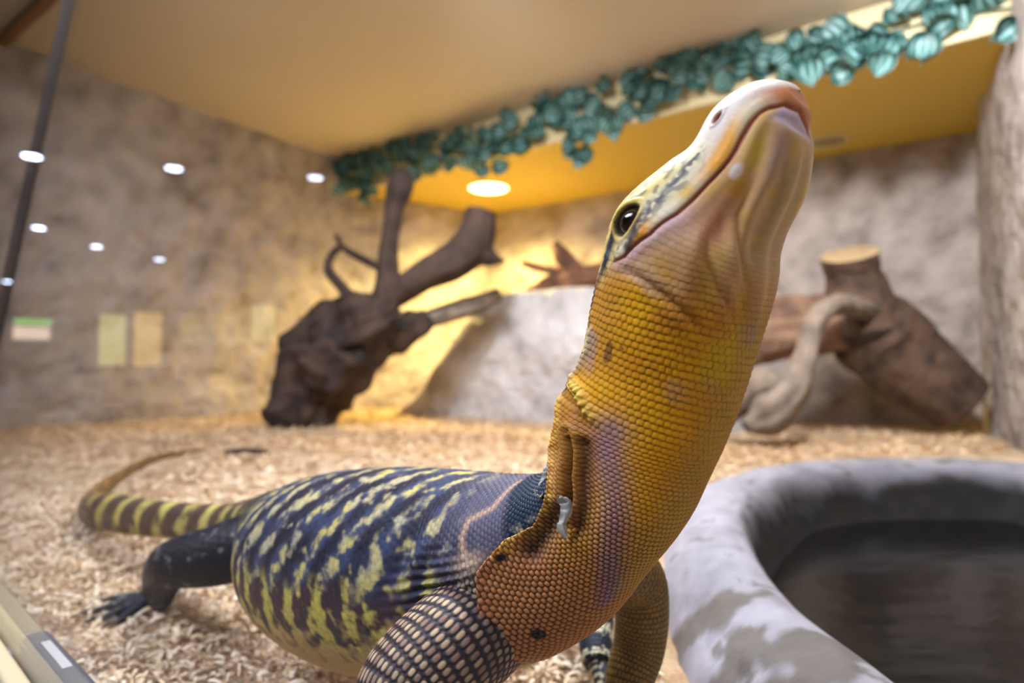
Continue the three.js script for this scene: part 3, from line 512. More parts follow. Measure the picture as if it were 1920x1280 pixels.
const STRIPE_A = curve([[27.5, 68], [28.1, 70], [28.6, 67], [29.2, 62], [29.9, 57]]), STRIPE_B = curve([[28.2, 50], [28.6, 53], [29.0, 52]]), NAVY = curve([[27.75, 51], [27.3, 44], [26.8, 38], [26.2, 33]]);
const EYES = [[27.96, 57], [27.96, 236]], NOSTRILS = [[30.72, 56], [30.72, 302]];
const TANLINE = curve([[19.05, 20], [18.96, 29], [18.77, 48], [18.37, 55], [18.3, 66], [18.35, 80]]);
const K = {
  gold: lin(226, 164, 16), goldB: lin(222, 172, 30), ochre: lin(198, 128, 28), olive: lin(178, 152, 62), brown: lin(150, 94, 50), brownD: lin(84, 48, 30), rust: lin(170, 104, 44), mauve: lin(146, 116, 136), lilac: lin(200, 178, 196), purple: lin(128, 100, 158),
  cream: lin(222, 212, 180), white: lin(226, 216, 200), orange: lin(228, 160, 40), snout: lin(196, 124, 74), lip: lin(172, 104, 74), pink: lin(204, 146, 112), jaw: lin(214, 168, 108), jawG: lin(188, 166, 122), navy: lin(14, 38, 62), slate: lin(52, 66, 98), slateD: lin(22, 28, 46), yellow: lin(206, 194, 104), yellowG: lin(198, 184, 84), belly: lin(206, 176, 112), plum: lin(70, 50, 56), tan: lin(196, 162, 130), tail: lin(84, 64, 54), black: lin(14, 12, 14),
};
const ell = (q, th, q0, t0, rq, rt) => { const a = (q - q0) / rq, b = (th - t0) / rt; return Math.exp(-(a * a + b * b)); };
// height and colour of the skin at spine place q, angle th; v, u count the scale rows and columns
function skin(q, th, v, u, rad, unit, x, y, z) {
  let h = 0, c;
  const head = sst(26.3, 27.6, q), n1 = fbm(x * 38, y * 38, z * 38, 3), n2 = nz(x * 120, y * 120, z * 120), ths = th > 180 ? th - 360 : th, side = Math.abs(ths);
  // --- one scale
  const ju = 0.26 * nz(x * 90, y * 90, z * 90), row = Math.floor(v + ju * 0.6), fv = v + ju * 0.6 - row - 0.5, uu = u + (row & 1 ? 0.5 : 0) + ju, colm = Math.floor(uu), fu = uu - colm - 0.5;
  const pn = Math.pow(Math.pow(Math.abs(fu) * 2, 2.6) + Math.pow(Math.abs(fv) * 2, 2.6), 1 / 2.6), imb = sst(22.6, 24.2, q), pe = Math.pow(Math.pow(Math.abs(fu) * 2, 4) + Math.pow(Math.abs(fv - 0.03) * 2, 4), 0.25), dome = lerp(clamp(1.12 - Math.pow(pn, 2.6)), clamp(1.1 - Math.pow(pe, 4.5)) * (0.55 + 0.45 * sst(-0.5, -0.28, fv)), imb), cell = nz(row * 0.73 + 0.5, colm * 0.91 + 0.3, 1.7);
  let amp = 0, groove = 0.5, gHi = 0.55, grooveC = K.brownD;
  // --- base colours
  if (q < 12.6) {
    const bar = Math.cos(2 * Math.PI * (q * 1.55 + 0.004 * ths + 0.12 * n1)), k = sst(-0.05, 0.5, bar + 0.6 * n1), lowT = sst(4.2, 6.2, q);
    c = mix3(mix3(lin(118, 88, 52), K.tail, lowT), mix3(lin(158, 124, 66), K.yellow, sst(5, 8, q)), k * clamp(0.75 + n1 * 2.5) * lerp(0.5, 0.95, lowT)); c = mix3(c, K.belly, sst(125, 165, side) * 0.4);
    amp = 0.0003; groove = 0.35;
  } else {
    const ph = q * 2.0 + 0.027 * side, bandn = Math.cos(2 * Math.PI * (ph + 0.55 * fbm(x * 17, y * 17, z * 17, 3))), spots = fbm(x * 90 + 4, y * 90, z * 90, 3) + 0.16 * cell;
    const upY = sst(-0.02, 0.75, bandn * 0.45 + spots * 2.1), up = mix3(mix3(K.slate, K.slateD, clamp(0.5 - bandn * 0.5 + n1 * 2)), mix3(K.yellow, lin(186, 180, 150), clamp(0.4 + n1 * 2)), upY * 0.85);
    const bars = Math.cos(2 * Math.PI * (q * 2.3 + 0.9 * fbm(x * 24, y * 12, z * 24, 3))), lowY = sst(-0.25, 0.5, bars * 0.55 + spots * 2.2 + (side - 112) * 0.008), low = mix3(mix3(K.plum, K.slateD, 0.3), K.yellowG, lowY);
    c = mix3(up, low, sst(78, 100, side + 20 * n1)); c = mix3(c, K.belly, sst(106, 130, side + 22 * n1 + 30 * spots) * 0.94);
    amp = 0.00026; groove = 0.3;
  }
  { // hips: dark with small greenish spots
    const k = sst(11.2, 12.3, q) * (1 - sst(12.9, 13.6, q)), s = sst(0.16, 0.34, fbm(x * 95, y * 95, z * 95, 2)); c = mix3(c, mix3(lin(28, 34, 36), lin(150, 152, 66), s), k * 0.9 * (1 - sst(130, 160, side)));
  }
  // --- shoulder
  const sh = sst(17.6, 18.5, q + 0.12 * n1);
  if (sh > 0 && q < 24) {
    let s = mix3(lin(84, 82, 100), K.slateD, sst(0.1, 0.5, n1)); s = mix3(s, K.navy, sst(18.95, 19.2, q + 0.05 * n1)); s = mix3(s, mix3(lin(40, 36, 40), lin(186, 158, 124), sst(0.35, 0.9, dome) * clamp(0.7 + cell)), sst(84, 98, side) * 0.9);
    c = mix3(c, s, sh * (1 - sst(120, 150, side) * 0.3)); if (q > 19.0) { amp = 0.0009; groove = 0.75; grooveC = K.black; } else if (q > 18) { amp = 0.0004 + 0.0003 * sst(84, 100, side); groove = 0.55; grooveC = K.slateD; }
    const tl = curveDist(TANLINE, q, th, rad, unit); if (tl) c = mix3(c, K.tan, Math.exp(-Math.pow(tl.d / 0.0022, 2)) * 0.85);
    c = mix3(c, lin(206, 178, 150), ell(q, th, 18.4, 82, 0.22, 6) * 0.9);
  }
  // --- neck and throat beyond the skin flap
  const fl = curveDist(FLAP, q, th, rad, unit);
  let neck = q > 23.6 ? 1 : 0;
  if (q > 18 && q <= 23.6) neck = th > 146 && th < 250 ? sst(18.0, 18.5, q) : fl ? sst(-0.0012, 0.0006, fl.s < 0 ? fl.d : -fl.d) : 1;
  if (neck > 0) {
    let k = mix3(K.gold, K.ochre, clamp(0.35 + n1 * 1.5 + 0.35 * cell));
    const vent = sst(128, 160, th) * (1 - sst(215, 250, th)); k = mix3(k, K.olive, vent * 0.75);
    k = mix3(k, lin(222, 160, 16), ell(q, th, 24.1, 112, 0.9, 26)); k = mix3(k, lin(214, 184, 22), ell(q, th, 25.8, 141, 0.55, 12) * 0.9);
    // brown beads of the lower neck and chest
    const chest = 1 - sst(19.2, 21.3, q + (th - 112) * 0.012 + 0.3 * n1); k = mix3(k, mix3(lin(186, 122, 72), K.rust, sst(130, 160, th)), chest * 0.95);
    const leftN = (1 - sst(84, 104, th)) * (1 - sst(23.0, 24.2, q)) * sst(18.5, 21, q); k = mix3(k, lin(148, 98, 56), leftN * 0.75);
    k = mix3(k, lin(190, 134, 44), (1 - sst(60, 84, th)) * sst(24.2, 25, q) * 0.7);
    const mv = curveDist(MAUVE_REFLECTION, q, th, rad, unit); if (mv) k = mix3(k, mix3(K.mauve, K.purple, sst(0.45, 1, mv.t)), Math.exp(-Math.pow(mv.d / lerp(0.0085, 0.0055, mv.t), 2)) * 0.72);
    const gp = sst(0.1, 0.3, fbm(x * 34 + 2, y * 34, z * 34, 2)); k = mix3(k, lin(164, 138, 126), gp * 0.7 * sst(24.2, 25.2, q) * (1 - sst(27, 27.8, q)));
    const dk = sst(0.24, 0.34, fbm(x * 120 + 9, y * 120, z * 120, 2)); k = mix3(k, lin(96, 60, 40), dk * 0.75 * (1 - sst(80, 110, th)) * sst(23.8, 24.4, q) * (1 - sst(26.4, 27, q)));
    // nape behind the head: dark with yellow spots
    const nape = 1 - sst(30, 40, th < 180 ? th : 360 - th); k = mix3(k, mix3(K.navy, K.yellow, sst(0.05, 0.25, nz(x * 150, y * 150, z * 150))), nape);
    k = mix3(k, K.rust, sst(162, 185, th) * 0.3);
    // throat near the jaw: folds of pinkish brown
    const st = 0.5 + 0.5 * Math.sin(th * 0.23 + 3 * fbm(x * 16, y * 16, z * 16, 2) + q * 0.8), tj = sst(26.1, 27.4, q); k = mix3(k, mix3(lin(182, 140, 46), lin(176, 124, 90), st), tj * 0.85 * sst(84, 100, th));
    h += 0.0021 * (st - 0.5) * tj * sst(92, 110, th) * (1 - sst(30.2, 31.2, q));
    const na = lerp(0.00085, 0.0005, sst(20.5, 23, q)) * (1 - 0.75 * head); amp = lerp(amp, na, neck); gHi = lerp(0.95, 0.55, sst(20.2, 23.5, q)); groove = lerp(0.97, 0.6, sst(20.5, 23.5, q)) * (1 - 0.6 * head); grooveC = mix3(lin(56, 28, 14), lin(104, 60, 10), sst(20.5, 22.5, q));
    k = mix3(k, lin(214, 152, 90), chest * sst(0.35, 0.95, dome) * 0.25);
    c = mix3(c, k, neck);
  }
  if (fl && q < 24) { // the flap stands proud of the shoulder
    const crest = fl.s < 0 ? Math.exp(-fl.d / 0.011) : 0, up = lerp(0.0055, 0.008, Math.sin(Math.PI * clamp(fl.t * 1.2)));
    h += fl.s < 0 ? up * crest * sst(0, 0.0015, fl.d + 0.0006) : -0.0035 * Math.exp(-fl.d / 0.006) * sst(0, 0.001, fl.d);
    const rim = fl.s < 0 ? Math.exp(-Math.pow((fl.d - 0.0018) / 0.0028, 2)) : 0; c = mix3(c, fl.t < 0.62 ? mix3(lin(238, 190, 84), lin(196, 128, 40), clamp(0.5 + 2 * nz(x * 260, y * 260, z * 260))) : lin(190, 124, 82), rim * 0.95); h += rim * 0.0009 * (0.6 + 0.8 * nz(x * 160, y * 160, z * 160));
    if (fl.s > 0 && fl.t < 0.55) c = mix3(c, lin(150, 146, 128), Math.exp(-Math.pow((fl.d - 0.004) / 0.003, 2)) * sst(-0.05, 0.25, nz(x * 190, y * 190, z * 190)) * 0.8);
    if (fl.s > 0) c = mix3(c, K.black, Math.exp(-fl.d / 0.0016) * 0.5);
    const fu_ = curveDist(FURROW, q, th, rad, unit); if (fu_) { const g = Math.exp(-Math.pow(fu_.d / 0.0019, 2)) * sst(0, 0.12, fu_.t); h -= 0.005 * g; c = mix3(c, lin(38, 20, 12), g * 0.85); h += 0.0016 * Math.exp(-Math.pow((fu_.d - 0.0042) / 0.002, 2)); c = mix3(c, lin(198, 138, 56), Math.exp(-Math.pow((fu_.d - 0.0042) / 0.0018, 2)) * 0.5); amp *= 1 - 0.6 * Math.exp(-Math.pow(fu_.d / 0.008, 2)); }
    const f2 = curveDist(FURROW2, q, th, rad, unit); if (f2) { const g = Math.exp(-Math.pow(f2.d / (f2.s > 0 ? 0.0026 : 0.006), 2)) * sst(0, 0.15, f2.t); h -= 0.0036 * g; c = mix3(c, lin(58, 34, 30), g * 0.72); }  // second furrow: its fading shade is painted into the skin colour
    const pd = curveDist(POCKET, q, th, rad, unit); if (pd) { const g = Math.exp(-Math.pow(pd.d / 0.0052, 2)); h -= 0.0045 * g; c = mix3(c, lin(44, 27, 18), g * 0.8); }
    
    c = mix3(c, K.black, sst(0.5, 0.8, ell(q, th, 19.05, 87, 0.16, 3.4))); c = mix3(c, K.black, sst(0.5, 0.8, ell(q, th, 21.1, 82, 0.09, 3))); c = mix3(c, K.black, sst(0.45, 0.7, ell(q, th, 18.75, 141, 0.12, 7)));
  }
  const fo = curveDist(FOLD, q, th, rad, unit);
  if (fo) { const on = Math.sin(Math.PI * clamp(fo.t * 0.9 + 0.1)), r = Math.exp(-Math.pow(fo.d / 0.0026, 2)) * on; h += 0.0036 * r; c = mix3(c, lin(226, 196, 84), r * 0.85); h += 0.0008 * r * Math.sin(fo.t * 60); if (fo.s > 0) { const g = Math.exp(-Math.pow((fo.d - 0.006) / 0.0032, 2)) * on; h -= 0.0022 * g; c = mix3(c, lin(104, 66, 28), g * 0.6); } }
  for (const cz_ of CREASES) { const d = curveDist(cz_, q, th, rad, unit); if (d) { const on = Math.sin(Math.PI * clamp(d.t)), g = Math.exp(-Math.pow(d.d / 0.0014, 2)) * on; h -= 0.0011 * g; h += 0.0008 * on * Math.exp(-Math.pow((d.d - 0.004) / 0.0026, 2)); c = mix3(c, lin(140, 96, 52), g * 0.35); } }
  const ed = curveDist(EDGE, q, th, rad, unit); if (ed) { const r = Math.exp(-Math.pow(ed.d / 0.002, 2)); h += 0.0018 * r; c = mix3(c, lin(228, 206, 160), r * 0.85); }
  // --- head
  if (head > 0) {
    const lr = lipR(q), ll = lipL(q), lower = q < 32.9 ? sst(lr - 1.2, lr + 1.2, th) * (1 - sst(ll - 1.2, ll + 1.2, th)) : 0, mo = curveDist(MOUTH, q, th, rad, unit);
    let a;
    { // upper jaw
      a = mix3(K.cream, lin(214, 206, 150), clamp(0.4 + n1 * 1.4)); a = mix3(a, K.white, sst(29.9, 30.6, q) * (1 - sst(66, 92, side)));
      a = mix3(a, K.orange, clamp(1.35 * ell(q, th, 30.1, 80, 0.75, 8))); a = mix3(a, lin(216, 176, 60), ell(q, th, 28.95, 78, 0.22, 6)); a = mix3(a, K.orange, clamp(1.4 * ell(q, th, 27.75, 74, 0.4, 6)));
      a = mix3(a, K.snout, sst(31.5, 32.7, q) * sst(52, 84, th) * (1 - sst(230, 260, th))); a = mix3(a, lin(214, 176, 150), sst(31.1, 31.7, q) * (1 - sst(32.2, 32.8, q)) * 0.3);
      for (const [s, w, kk] of [[STRIPE_A, 0.0026, 0.95], [STRIPE_B, 0.0016, 0.7]]) { const d = curveDist(s, q, th, rad, unit); if (d) a = mix3(a, lin(46, 46, 66), Math.exp(-Math.pow(d.d / w, 2)) * kk * sst(-0.15, 0.18, nz(x * 330, y * 330, z * 330) + 0.12)); }
      a = mix3(a, lin(214, 186, 84), (1 - sst(52, 62, side)) * (1 - sst(28.8, 29.6, q)) * 0.75);
      const d = sst(0.12, 0.3, nz(x * 260 + 3, y * 260, z * 260)) * (1 - sst(28.9, 30.2, q)) * (1 - sst(70, 80, side)); a = mix3(a, lin(70, 66, 60), d * 0.65);
      const nv = curveDist(NAVY, q, th, rad, unit); if (nv) a = mix3(a, mix3(K.navy, lin(96, 122, 128), sst(0.1, 0.4, n2) * 0.5), Math.exp(-Math.pow(nv.d / 0.0042, 4)));
    }
    { // lower jaw and chin
      const b = mix3(K.jaw, lin(212, 172, 92), clamp(0.5 + n1 * 2.6)), g = sst(112, 138, th); let l = mix3(b, K.jawG, g * 0.75);
      l = mix3(l, lin(224, 178, 70), sst(0.08, 0.3, fbm(x * 70 + 5, y * 70, z * 70, 2)) * 0.6 * sst(28.4, 29.4, q) * (1 - sst(30.8, 31.5, q))); l = mix3(l, mix3(c, b, 0.45), 1 - sst(27.2, 28.6, q)); const near = Math.exp(-Math.max(0, th - lr) / 9);
      l = mix3(l, K.lilac, near * 0.85 * (1 - sst(28.3, 29.2, q))); l = mix3(l, lin(214, 190, 110), near * 0.5 * sst(29.8, 30.5, q));
      l = mix3(l, lin(236, 226, 214), sst(0.45, 0.75, ell(q, th, 29.85, 95, 0.26, 5.5))); l = mix3(l, lin(206, 152, 40), clamp(1.2 * ell(q, th, 29.55, 103, 0.25, 7))); l = mix3(l, lin(214, 178, 66), clamp(1.2 * ell(q, th, 30.35, 103, 0.35, 7)));
      l = mix3(l, lin(176, 122, 90), ell(q, th, 28.9, 100, 0.6, 8) * 0.8); l = mix3(l, lin(206, 188, 200), sst(30.9, 31.7, q) * sst(96, 110, th)); l = mix3(l, lin(170, 142, 132), ell(q, th, 30.5, 122, 0.7, 11) * 0.85); l = mix3(l, lin(200, 134, 104), ell(q, th, 28.6, 108, 0.9, 9) * 0.6);
      a = mix3(a, l, lower);
    }
    c = mix3(c, a, sst(26.7, 27.5, q + (lower ? 0 : 0.35 * sst(70, 40, th))));
    amp *= 1 - sst(27.6, 29.2, q) * 0.85; groove *= 1 - sst(27.6, 29, q) * 0.7;
    if (mo) {
      const g = Math.exp(-Math.pow(mo.d / 0.0007, 2)), fade = sst(0, 0.05, mo.t) * (1 - sst(33.2, 33.8, q)); h -= 0.0010 * g * fade; h += 0.0005 * Math.exp(-Math.pow((mo.d - 0.003) / 0.0022, 2)) * fade; if (lower < 0.5) h += 0.0004 * Math.exp(-mo.d / 0.004) * fade; 
      c = mix3(c, K.lip, (1 - sst(33.2, 33.8, q)) * clamp(1.3 * Math.exp(-Math.pow(mo.d / 0.0008, 2))) * fade);
    }
    EYES.forEach(([eq, et]) => {
      const du = (q - eq) * unit, dv = (th - et) * rad, e = Math.hypot(du / 0.0072, dv / 0.0054);
      if (e < 3 && q < 30) {
        if (e < 1) h -= 0.0034 * Math.sqrt(1 - e * e); h += 0.0007 * Math.exp(-Math.pow((e - 1.2) / 0.2, 2));
        const sgn = et < 180 ? 1 : -1; h += 0.0022 * Math.exp(-Math.pow(du / 0.009, 2) - Math.pow((dv * sgn + 0.006) / 0.0038, 2));
        c = mix3(c, lin(222, 190, 74), Math.exp(-Math.pow((e - 1.15) / 0.12, 2)) * 0.8); c = mix3(c, lin(40, 24, 18), 1 - sst(0.92, 1.06, e));
      }
    });
    NOSTRILS.forEach(([nq, nt]) => { const du = (q - nq) * unit, dv = (th - nt) * rad, e = Math.hypot((du + dv * 0.4) / 0.0030, (dv - du * 0.4) / 0.0021); if (e < 2.5 && q < 31.8) { h -= 0.0028 * Math.exp(-Math.pow(e / 0.85, 4)); h += 0.0006 * Math.exp(-Math.pow((e - 1.35) / 0.35, 2)); c = mix3(c, mix3(lin(84, 36, 12), lin(186, 104, 44), sst(0.2, 1.0, e)), 1 - sst(0.85, 1.15, e)); } });
  }
  // --- scale relief, darker skin between scales
  h += amp * (dome - 0.6 - imb * fv * 0.9); c = mix3(c, mix3(c, grooveC, 0.9), (1 - sst(0.0, gHi, dome)) * groove);
  const t = 1 + 0.1 * cell; c = [c[0] * t, c[1] * t, c[2] * t];
  h += 0.0012 * n1 * (1 - head) * 0.6;
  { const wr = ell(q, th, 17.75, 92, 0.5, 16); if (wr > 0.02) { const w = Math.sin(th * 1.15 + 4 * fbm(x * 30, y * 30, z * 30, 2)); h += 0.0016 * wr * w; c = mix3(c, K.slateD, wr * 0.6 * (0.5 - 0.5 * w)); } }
  return { h, c };
}
function buildBodyGrid() {
  const base = new Float32Array(NR * NT * 3), o = [0, 0, 0];
  for (let j = 0; j < NR; j++) for (let i = 0; i < NT; i++) { ringPoint(rows[j], i / NT * 360, o); base.set(o, (j * NT + i) * 3); }
  return base;
}
const BASE = buildBodyGrid();
const ROWV = new Float32Array(NR), RAD = new Float32Array(NR), UNIT = new Float32Array(NR);   // scale rows, metres per degree, metres per unit q
for (let j = 0, v = 0; j < NR; j++) {
  const a = crArr(A_, rows[j]), b = crArr(B_, rows[j]), circ = Math.PI * (3 * (a + b) - Math.sqrt((3 * a + b) * (a + 3 * b)));
  RAD[j] = circ / 360; const dq = 0.05; UNIT[j] = spine(Math.min(rows[j] + dq, NS - 1)).distanceTo(spine(Math.max(rows[j] - dq, 0))) / (2 * dq);
  if (j) { const dl = spine(rows[j]).distanceTo(spine(rows[j - 1])), bend = rows[j] > 17.5 && rows[j] < 23.5 ? 1.5 : 1; v += dl * bend / (circ / SCALES * 1.0); }
  ROWV[j] = v;
}
const lizard = thing('monitor_lizard', 'yellow and black monitor lizard rearing its head against the glass', 'lizard');
const skinMat = new THREE.MeshPhysicalMaterial({ vertexColors: true, roughness: 0.5, specularIntensity: 0.5, side: THREE.DoubleSide });
function bodyGeo() {
  const pos = new Float32Array(NR * NT * 3), col = new Float32Array(NR * NT * 3), nrm = [0, 0, 0];
  const g3 = (j, i) => ((clamp(j, 0, NR - 1)) * NT + ((i + NT) % NT)) * 3;
  for (let j = 0; j < NR; j++) for (let i = 0; i < NT; i++) {
    const a = g3(j, i + 1), b = g3(j, i - 1), c = g3(j + 1, i), d = g3(j - 1, i), k = g3(j, i);
    const ux = BASE[a] - BASE[b], uy = BASE[a + 1] - BASE[b + 1], uz = BASE[a + 2] - BASE[b + 2], vx = BASE[c] - BASE[d], vy = BASE[c + 1] - BASE[d + 1], vz = BASE[c + 2] - BASE[d + 2];
    let x = uy * vz - uz * vy, y = uz * vx - ux * vz, z = ux * vy - uy * vx; const m = Math.hypot(x, y, z) || 1; x /= m; y /= m; z /= m;
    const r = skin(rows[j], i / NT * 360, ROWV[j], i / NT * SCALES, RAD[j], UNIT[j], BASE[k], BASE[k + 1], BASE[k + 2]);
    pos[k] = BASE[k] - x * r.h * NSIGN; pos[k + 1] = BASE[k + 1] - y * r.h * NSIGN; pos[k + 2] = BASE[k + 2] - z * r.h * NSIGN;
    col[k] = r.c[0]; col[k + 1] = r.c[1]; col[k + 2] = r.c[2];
  }
  const idx = new Uint32Array((NR - 1) * NT * 6); let n = 0;
  for (let j = 0; j + 1 < NR; j++) for (let i = 0; i < NT; i++) { const a = j * NT + i, b = j * NT + (i + 1) % NT, c = a + NT, d = b + NT; idx[n++] = a; idx[n++] = b; idx[n++] = d; idx[n++] = a; idx[n++] = d; idx[n++] = c; }
  const g = new THREE.BufferGeometry(); g.setAttribute('position', new THREE.BufferAttribute(pos, 3)); g.setAttribute('color', new THREE.BufferAttribute(col, 3)); g.setIndex(new THREE.BufferAttribute(idx, 1)); g.computeVertexNormals(); return g;
}
// which way the cross product of the grid points
const NSIGN = (() => { const j = Math.floor(NR * 0.5), k = (j * NT + 126) * 3, kb = (j * NT + 125) * 3, kc = ((j + 1) * NT + 126) * 3, u = [0, 1, 2].map((c) => BASE[k + c] - BASE[kb + c]), v = [0, 1, 2].map((c) => BASE[kc + c] - BASE[k + c]), c = spine(rows[j]), n = [u[1] * v[2] - u[2] * v[1], u[2] * v[0] - u[0] * v[2], u[0] * v[1] - u[1] * v[0]]; return n[0] * (BASE[k] - c.x) + n[1] * (BASE[k + 1] - c.y) + n[2] * (BASE[k + 2] - c.z) > 0 ? -1 : 1; })();

// limbs: swept skin with rows of beads, merged into the one body
function limbSkin(pts, radii, o) {
  const xs = pts.map((p) => p.x), ys = pts.map((p) => p.y), zs = pts.map((p) => p.z), n = pts.length, nu = o.nu ?? 96, nv = o.nv ?? 120, cols = o.scales ?? 18, ctr = [], V3 = (q) => V(crArr(xs, q), crArr(ys, q), crArr(zs, q));
  let N = null, acc = 0, prev = null; const rings = [];
  for (let j = 0; j <= nv; j++) {
    const q = j / nv * (n - 1), c = V3(q), T = V3(Math.min(q + 0.02, n - 1)).sub(V3(Math.max(q - 0.02, 0))).normalize(), ref = o.ref ?? UPV;
    N = N ? N.clone().addScaledVector(T, -N.dot(T)).normalize() : ref.clone().addScaledVector(T, -ref.dot(T)).normalize();
    const r = Math.max(0.0004, crArr(radii, q)); if (prev) acc += c.distanceTo(prev) / (2 * Math.PI * r / cols); prev = c; rings.push({ c, T, N: N.clone(), B: T.clone().cross(N), r, row: acc * 0.9 });
  }
  const amp = o.amp ?? 0.0008;
  const P = (u, v, i, j) => {
    const g = rings[j], k = (i % nu) / nu, a = k * 2 * Math.PI, row = Math.floor(g.row), fv = g.row - row - 0.5, uu = k * cols + (row & 1 ? 0.5 : 0), fu = uu - Math.floor(uu) - 0.5;
    const pn = Math.pow(Math.pow(Math.abs(fu) * 2, 2.6) + Math.pow(Math.abs(fv) * 2, 2.6), 1 / 2.6), dome = clamp(1.15 - Math.pow(pn, 2.4)), fr = 1 + (o.flat ?? 0) * Math.cos(2 * a);
    const e = 1 - Math.pow(clamp((j / nv - 0.985) / 0.015), 2) * 0.9, r = g.r * fr * e + amp * (dome - 0.5) * Math.min(1, g.r / 0.012);
    const p = [g.c.x + (g.N.x * Math.cos(a) + g.B.x * Math.sin(a)) * r, g.c.y + (g.N.y * Math.cos(a) + g.B.y * Math.sin(a)) * r, g.c.z + (g.N.z * Math.cos(a) + g.B.z * Math.sin(a)) * r]; p.dome = dome; p.cell = nz(row * 0.77 + 0.4, Math.floor(uu) * 0.93 + 0.6, o.seed ?? 0); return p;
  };
  return gridGeo(nu, nv, P, (u, v, p) => o.color(u, v, p, p.dome, p.cell), null, true);
}
const armColor = (u, v, p, dome, cell) => { const b = mix3(lin(196, 172, 132), lin(134, 106, 88), clamp(0.5 + cell * 1.6)), d = sst(0.3, 0.6, fbm(p[0] * 26, p[1] * 26, p[2] * 26, 2) + 0.28) * 0.5, k = sst(0.62, 1.0, dome); return mix3(mix3(lin(34, 34, 46), lin(48, 36, 34), clamp(v * 1.6)), mix3(b, lin(62, 66, 90), d * (1 - v)), k * 0.92); };
const farColor = (u, v, p, dome, cell) => mix3(lin(60, 44, 18), mix3(lin(150, 116, 42), lin(120, 98, 50), clamp(0.5 + cell)), sst(0.1, 0.9, dome));
const hindColor = (u, v, p, dome, cell) => { const s = sst(0.05, 0.28, fbm(p[0] * 60, p[1] * 60, p[2] * 60, 2) - 0.04 + cell * 0.16), belly = sst(0.52, 0.6, u) * (1 - sst(0.86, 0.94, u)); const c = mix3(lin(14, 18, 30), lin(150, 154, 150), s * 0.7 * sst(0.2, 0.8, dome)); return mix3(c, lin(96, 84, 62), belly * 0.12); };
const limbParts = [], claws = [];
function toes(root, dir, side, n, len, rad, color, seedT) {   // each toe its own bent chain with a claw
  const up = V(0, 1, 0);
  for (let i = 0; i < n; i++) {
    const a = (i - (n - 1) / 2) * 0.36 + 0.1, d = dir.clone().multiplyScalar(Math.cos(a)).addScaledVector(side, Math.sin(a)), l = len * [0.72, 0.9, 1.05, 1.12, 0.7][i], fy = (x, z) => Math.max(bed(x, -z), 0) + rad * 0.9;
    const p = [0, 0.35, 0.7, 1].map((t) => { const q = root.clone().addScaledVector(d, l * t); q.y = lerp(root.y, fy(q.x, q.z), Math.min(1, t * 1.5)) + (t > 0.2 && t < 0.8 ? rad * 0.9 : 0); return q; });
    limbParts.push(limbSkin(p, [rad * 1.3, rad * 1.05, rad, rad * 0.75], { nu: 14, nv: 26, scales: 6, amp: 0.0003, color, seed: seedT + i }));
    const b = p[3], c = [b.clone().addScaledVector(d, -0.002), b.clone().addScaledVector(d, rad * 1.6).addScaledVector(up, rad * 0.35), b.clone().addScaledVector(d, rad * 2.8).addScaledVector(up, -rad * 0.35), b.clone().addScaledVector(d, rad * 3.3).addScaledVector(up, -rad * 0.8)];
    claws.push(limbGeo(c, [rad * 0.62, rad * 0.5, rad * 0.25, rad * 0.06], { along: 10, around: 10, rough: 0.0, colors: [lin(44, 38, 36), lin(70, 62, 56), lin(26, 22, 22)] }));
  }
}
{ // right foreleg, nearest the glass
  const P = [at(960, 1120, 0.40), at(900, 1172, 0.365), at(836, 1226, 0.340), at(764, 1312, 0.327), at(768, 1425, 0.319), at(805, 1550, 0.315), at(838, 1660, 0.31)];
  limbParts.push(limbSkin(P, [0.026, 0.029, 0.0285, 0.0265, 0.021, 0.0155, 0.014], { nu: 312, nv: 460, scales: 46, amp: 0.0007, color: armColor, seed: 3 }));
  toes(P[6], F.clone(), R0.clone().multiplyScalar(0.9), 5, 0.042, 0.0055, armColor, 10);
}
{ // left foreleg, behind the chest
  const P = [at(1140, 1050, 0.43), at(1190, 1085, 0.45), at(1203, 1140, 0.455), at(1198, 1210, 0.455), at(1178, 1290, 0.445), at(1185, 1400, 0.435)];
  limbParts.push(limbSkin(P, [0.024, 0.0205, 0.0185, 0.0175, 0.0155, 0.0125], { nu: 110, nv: 170, scales: 34, amp: 0.0003, color: farColor, seed: 5 }));
  toes(P[5], F.clone(), R0.clone().multiplyScalar(-0.9), 5, 0.042, 0.0055, farColor, 20);
}
{ // right hind leg
  const P = [at(560, 1015, 0.65), at(490, 1018, 0.64), at(400, 1042, 0.645), at(325, 1058, 0.665), at(305, 1090, 0.70), at(300, 1124, 0.735)];
  limbParts.push(limbSkin(P, [0.036, 0.032, 0.0285, 0.024, 0.019, 0.013], { nu: 120, nv: 160, scales: 26, amp: 0.0006, color: hindColor, seed: 7 }));
  toes(P[5], V(-0.93, 0, 0.36).normalize(), V(-0.36, 0, -0.93), 5, 0.06, 0.0055, hindColor, 30);
}
{ // left hind leg, its foot set forward under the belly
  const P = [V(-0.16, 0.13, -0.67), V(-0.06, 0.12, -0.70), V(0.04, 0.105, -0.685), V(0.075, 0.075, -0.63), V(0.072, 0.045, -0.575), V(0.07, 0.03, -0.55)];
  const col = (u, v, p, dome, cell) => { const b = Math.cos(v * 46 + 2 * cell); return mix3(lin(22, 28, 44), lin(206, 204, 168), sst(0.1, 0.6, b) * sst(0.1, 0.7, dome)); };
  limbParts.push(limbSkin(P, [0.034, 0.029, 0.024, 0.019, 0.015, 0.012], { nu: 90, nv: 130, scales: 24, amp: 0.0006, color: col, seed: 8 }));
  toes(P[5], F.clone(), R0.clone().multiplyScalar(-0.9), 5, 0.05, 0.0055, col, 40);
}
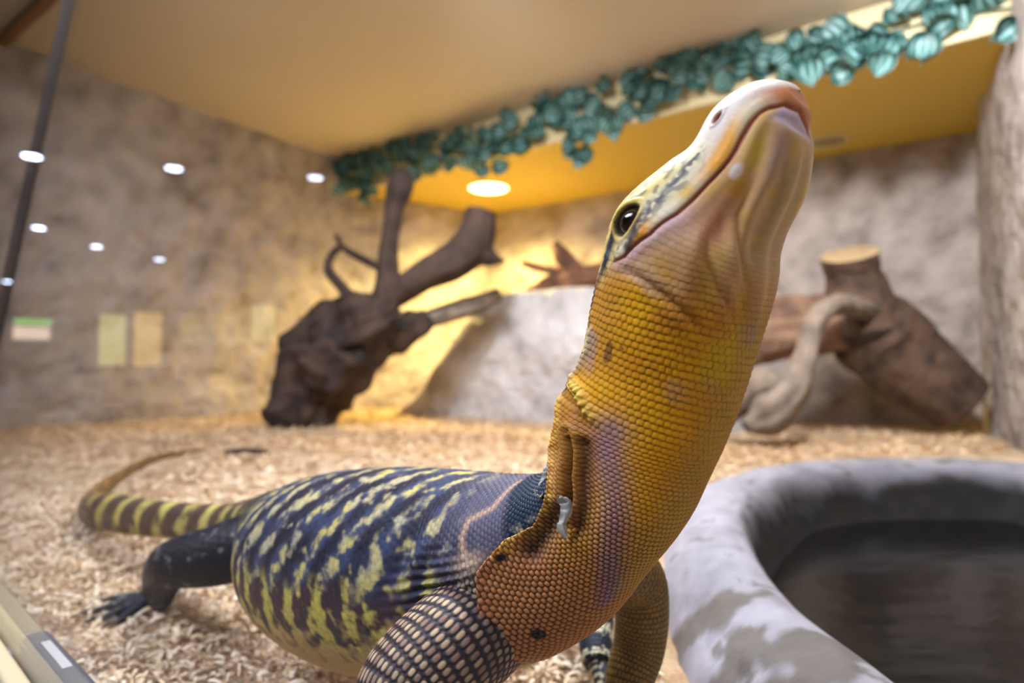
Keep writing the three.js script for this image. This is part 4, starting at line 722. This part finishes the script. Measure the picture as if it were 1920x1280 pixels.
{
  const strip = (g) => { g.deleteAttribute('uv'); return g; };
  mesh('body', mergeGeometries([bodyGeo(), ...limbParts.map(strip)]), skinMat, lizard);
  const clawMat = vcol(0.35); for (const c of claws) mesh('claw', c, clawMat, lizard);
  // eyes
  const eyeMat = std(46, 26, 18, 0.08, { clearcoat: 1, clearcoatRoughness: 0.02 }), pupilMat = std(6, 5, 6, 0.05, { clearcoat: 1, clearcoatRoughness: 0.02 });
  for (const [q, th] of EYES) {
    const o = [0, 0, 0], a = [0, 0, 0], b = [0, 0, 0]; ringPoint(q, th, o); ringPoint(q + 0.02, th, a); ringPoint(q, th + 1, b);
    const p = V(...o), tq = V(...a).sub(p).normalize(), tt = V(...b).sub(p).normalize(), n = tq.clone().cross(tt).normalize(); if (n.dot(p.clone().sub(spine(q))) < 0) n.negate();
    const side = n.clone().cross(tq).normalize(), basis = new THREE.Matrix4().makeBasis(tq, side, n), ctr = p.clone().addScaledVector(n, -0.0036);
    const eg = new THREE.SphereGeometry(0.0052, 40, 28); eg.scale(1.2, 1, 1); eg.applyMatrix4(basis); eg.translate(ctr.x, ctr.y, ctr.z);
    const eye = mesh('eye', eg, eyeMat, lizard);
    const pg_ = new THREE.SphereGeometry(0.0053, 30, 16, 0, Math.PI * 2, 0, 0.62); pg_.rotateX(Math.PI / 2); pg_.scale(1.19, 1, 1.0); pg_.applyMatrix4(basis); pg_.translate(ctr.x, ctr.y, ctr.z); mesh('pupil', pg_, pupilMat, eye);
  }
  // flakes of shed skin
  const flakeMat = std(172, 172, 164, 0.6);
  const flake = (pts, w, d) => { const P = pts.map(([x, y, dd]) => at(x, y, d + (dd ?? 0))), X = P.map((p) => p.x), Y = P.map((p) => p.y), Z = P.map((p) => p.z), g = gridGeo(6, 24, (u, v) => { const q = v * (P.length - 1), k = w * Math.sin(Math.PI * (0.12 + 0.8 * v)) * (u - 0.5), r = 0.002 * nz(u * 4, v * 11, w * 900); return [crArr(X, q) + k * 0.85, crArr(Y, q) + k * 0.3 + r, crArr(Z, q) + 0.0018 * Math.sin(u * 3.1) + r]; }); tag(mesh('shed_skin_flake', g, flakeMat, lizard), 'pale grey flake of shed skin'); };
  flake([[1046, 932], [1060, 942], [1061, 965], [1053, 985], [1062, 1008]], 0.0068, 0.303);
  flake([[1032, 862], [1028, 880], [1022, 896], [1012, 908]], 0.0065, 0.322);
  flake([[1003, 915], [1006, 926], [1012, 932], [1018, 924]], 0.002, 0.328);
}

renderer.render(scene, camera);
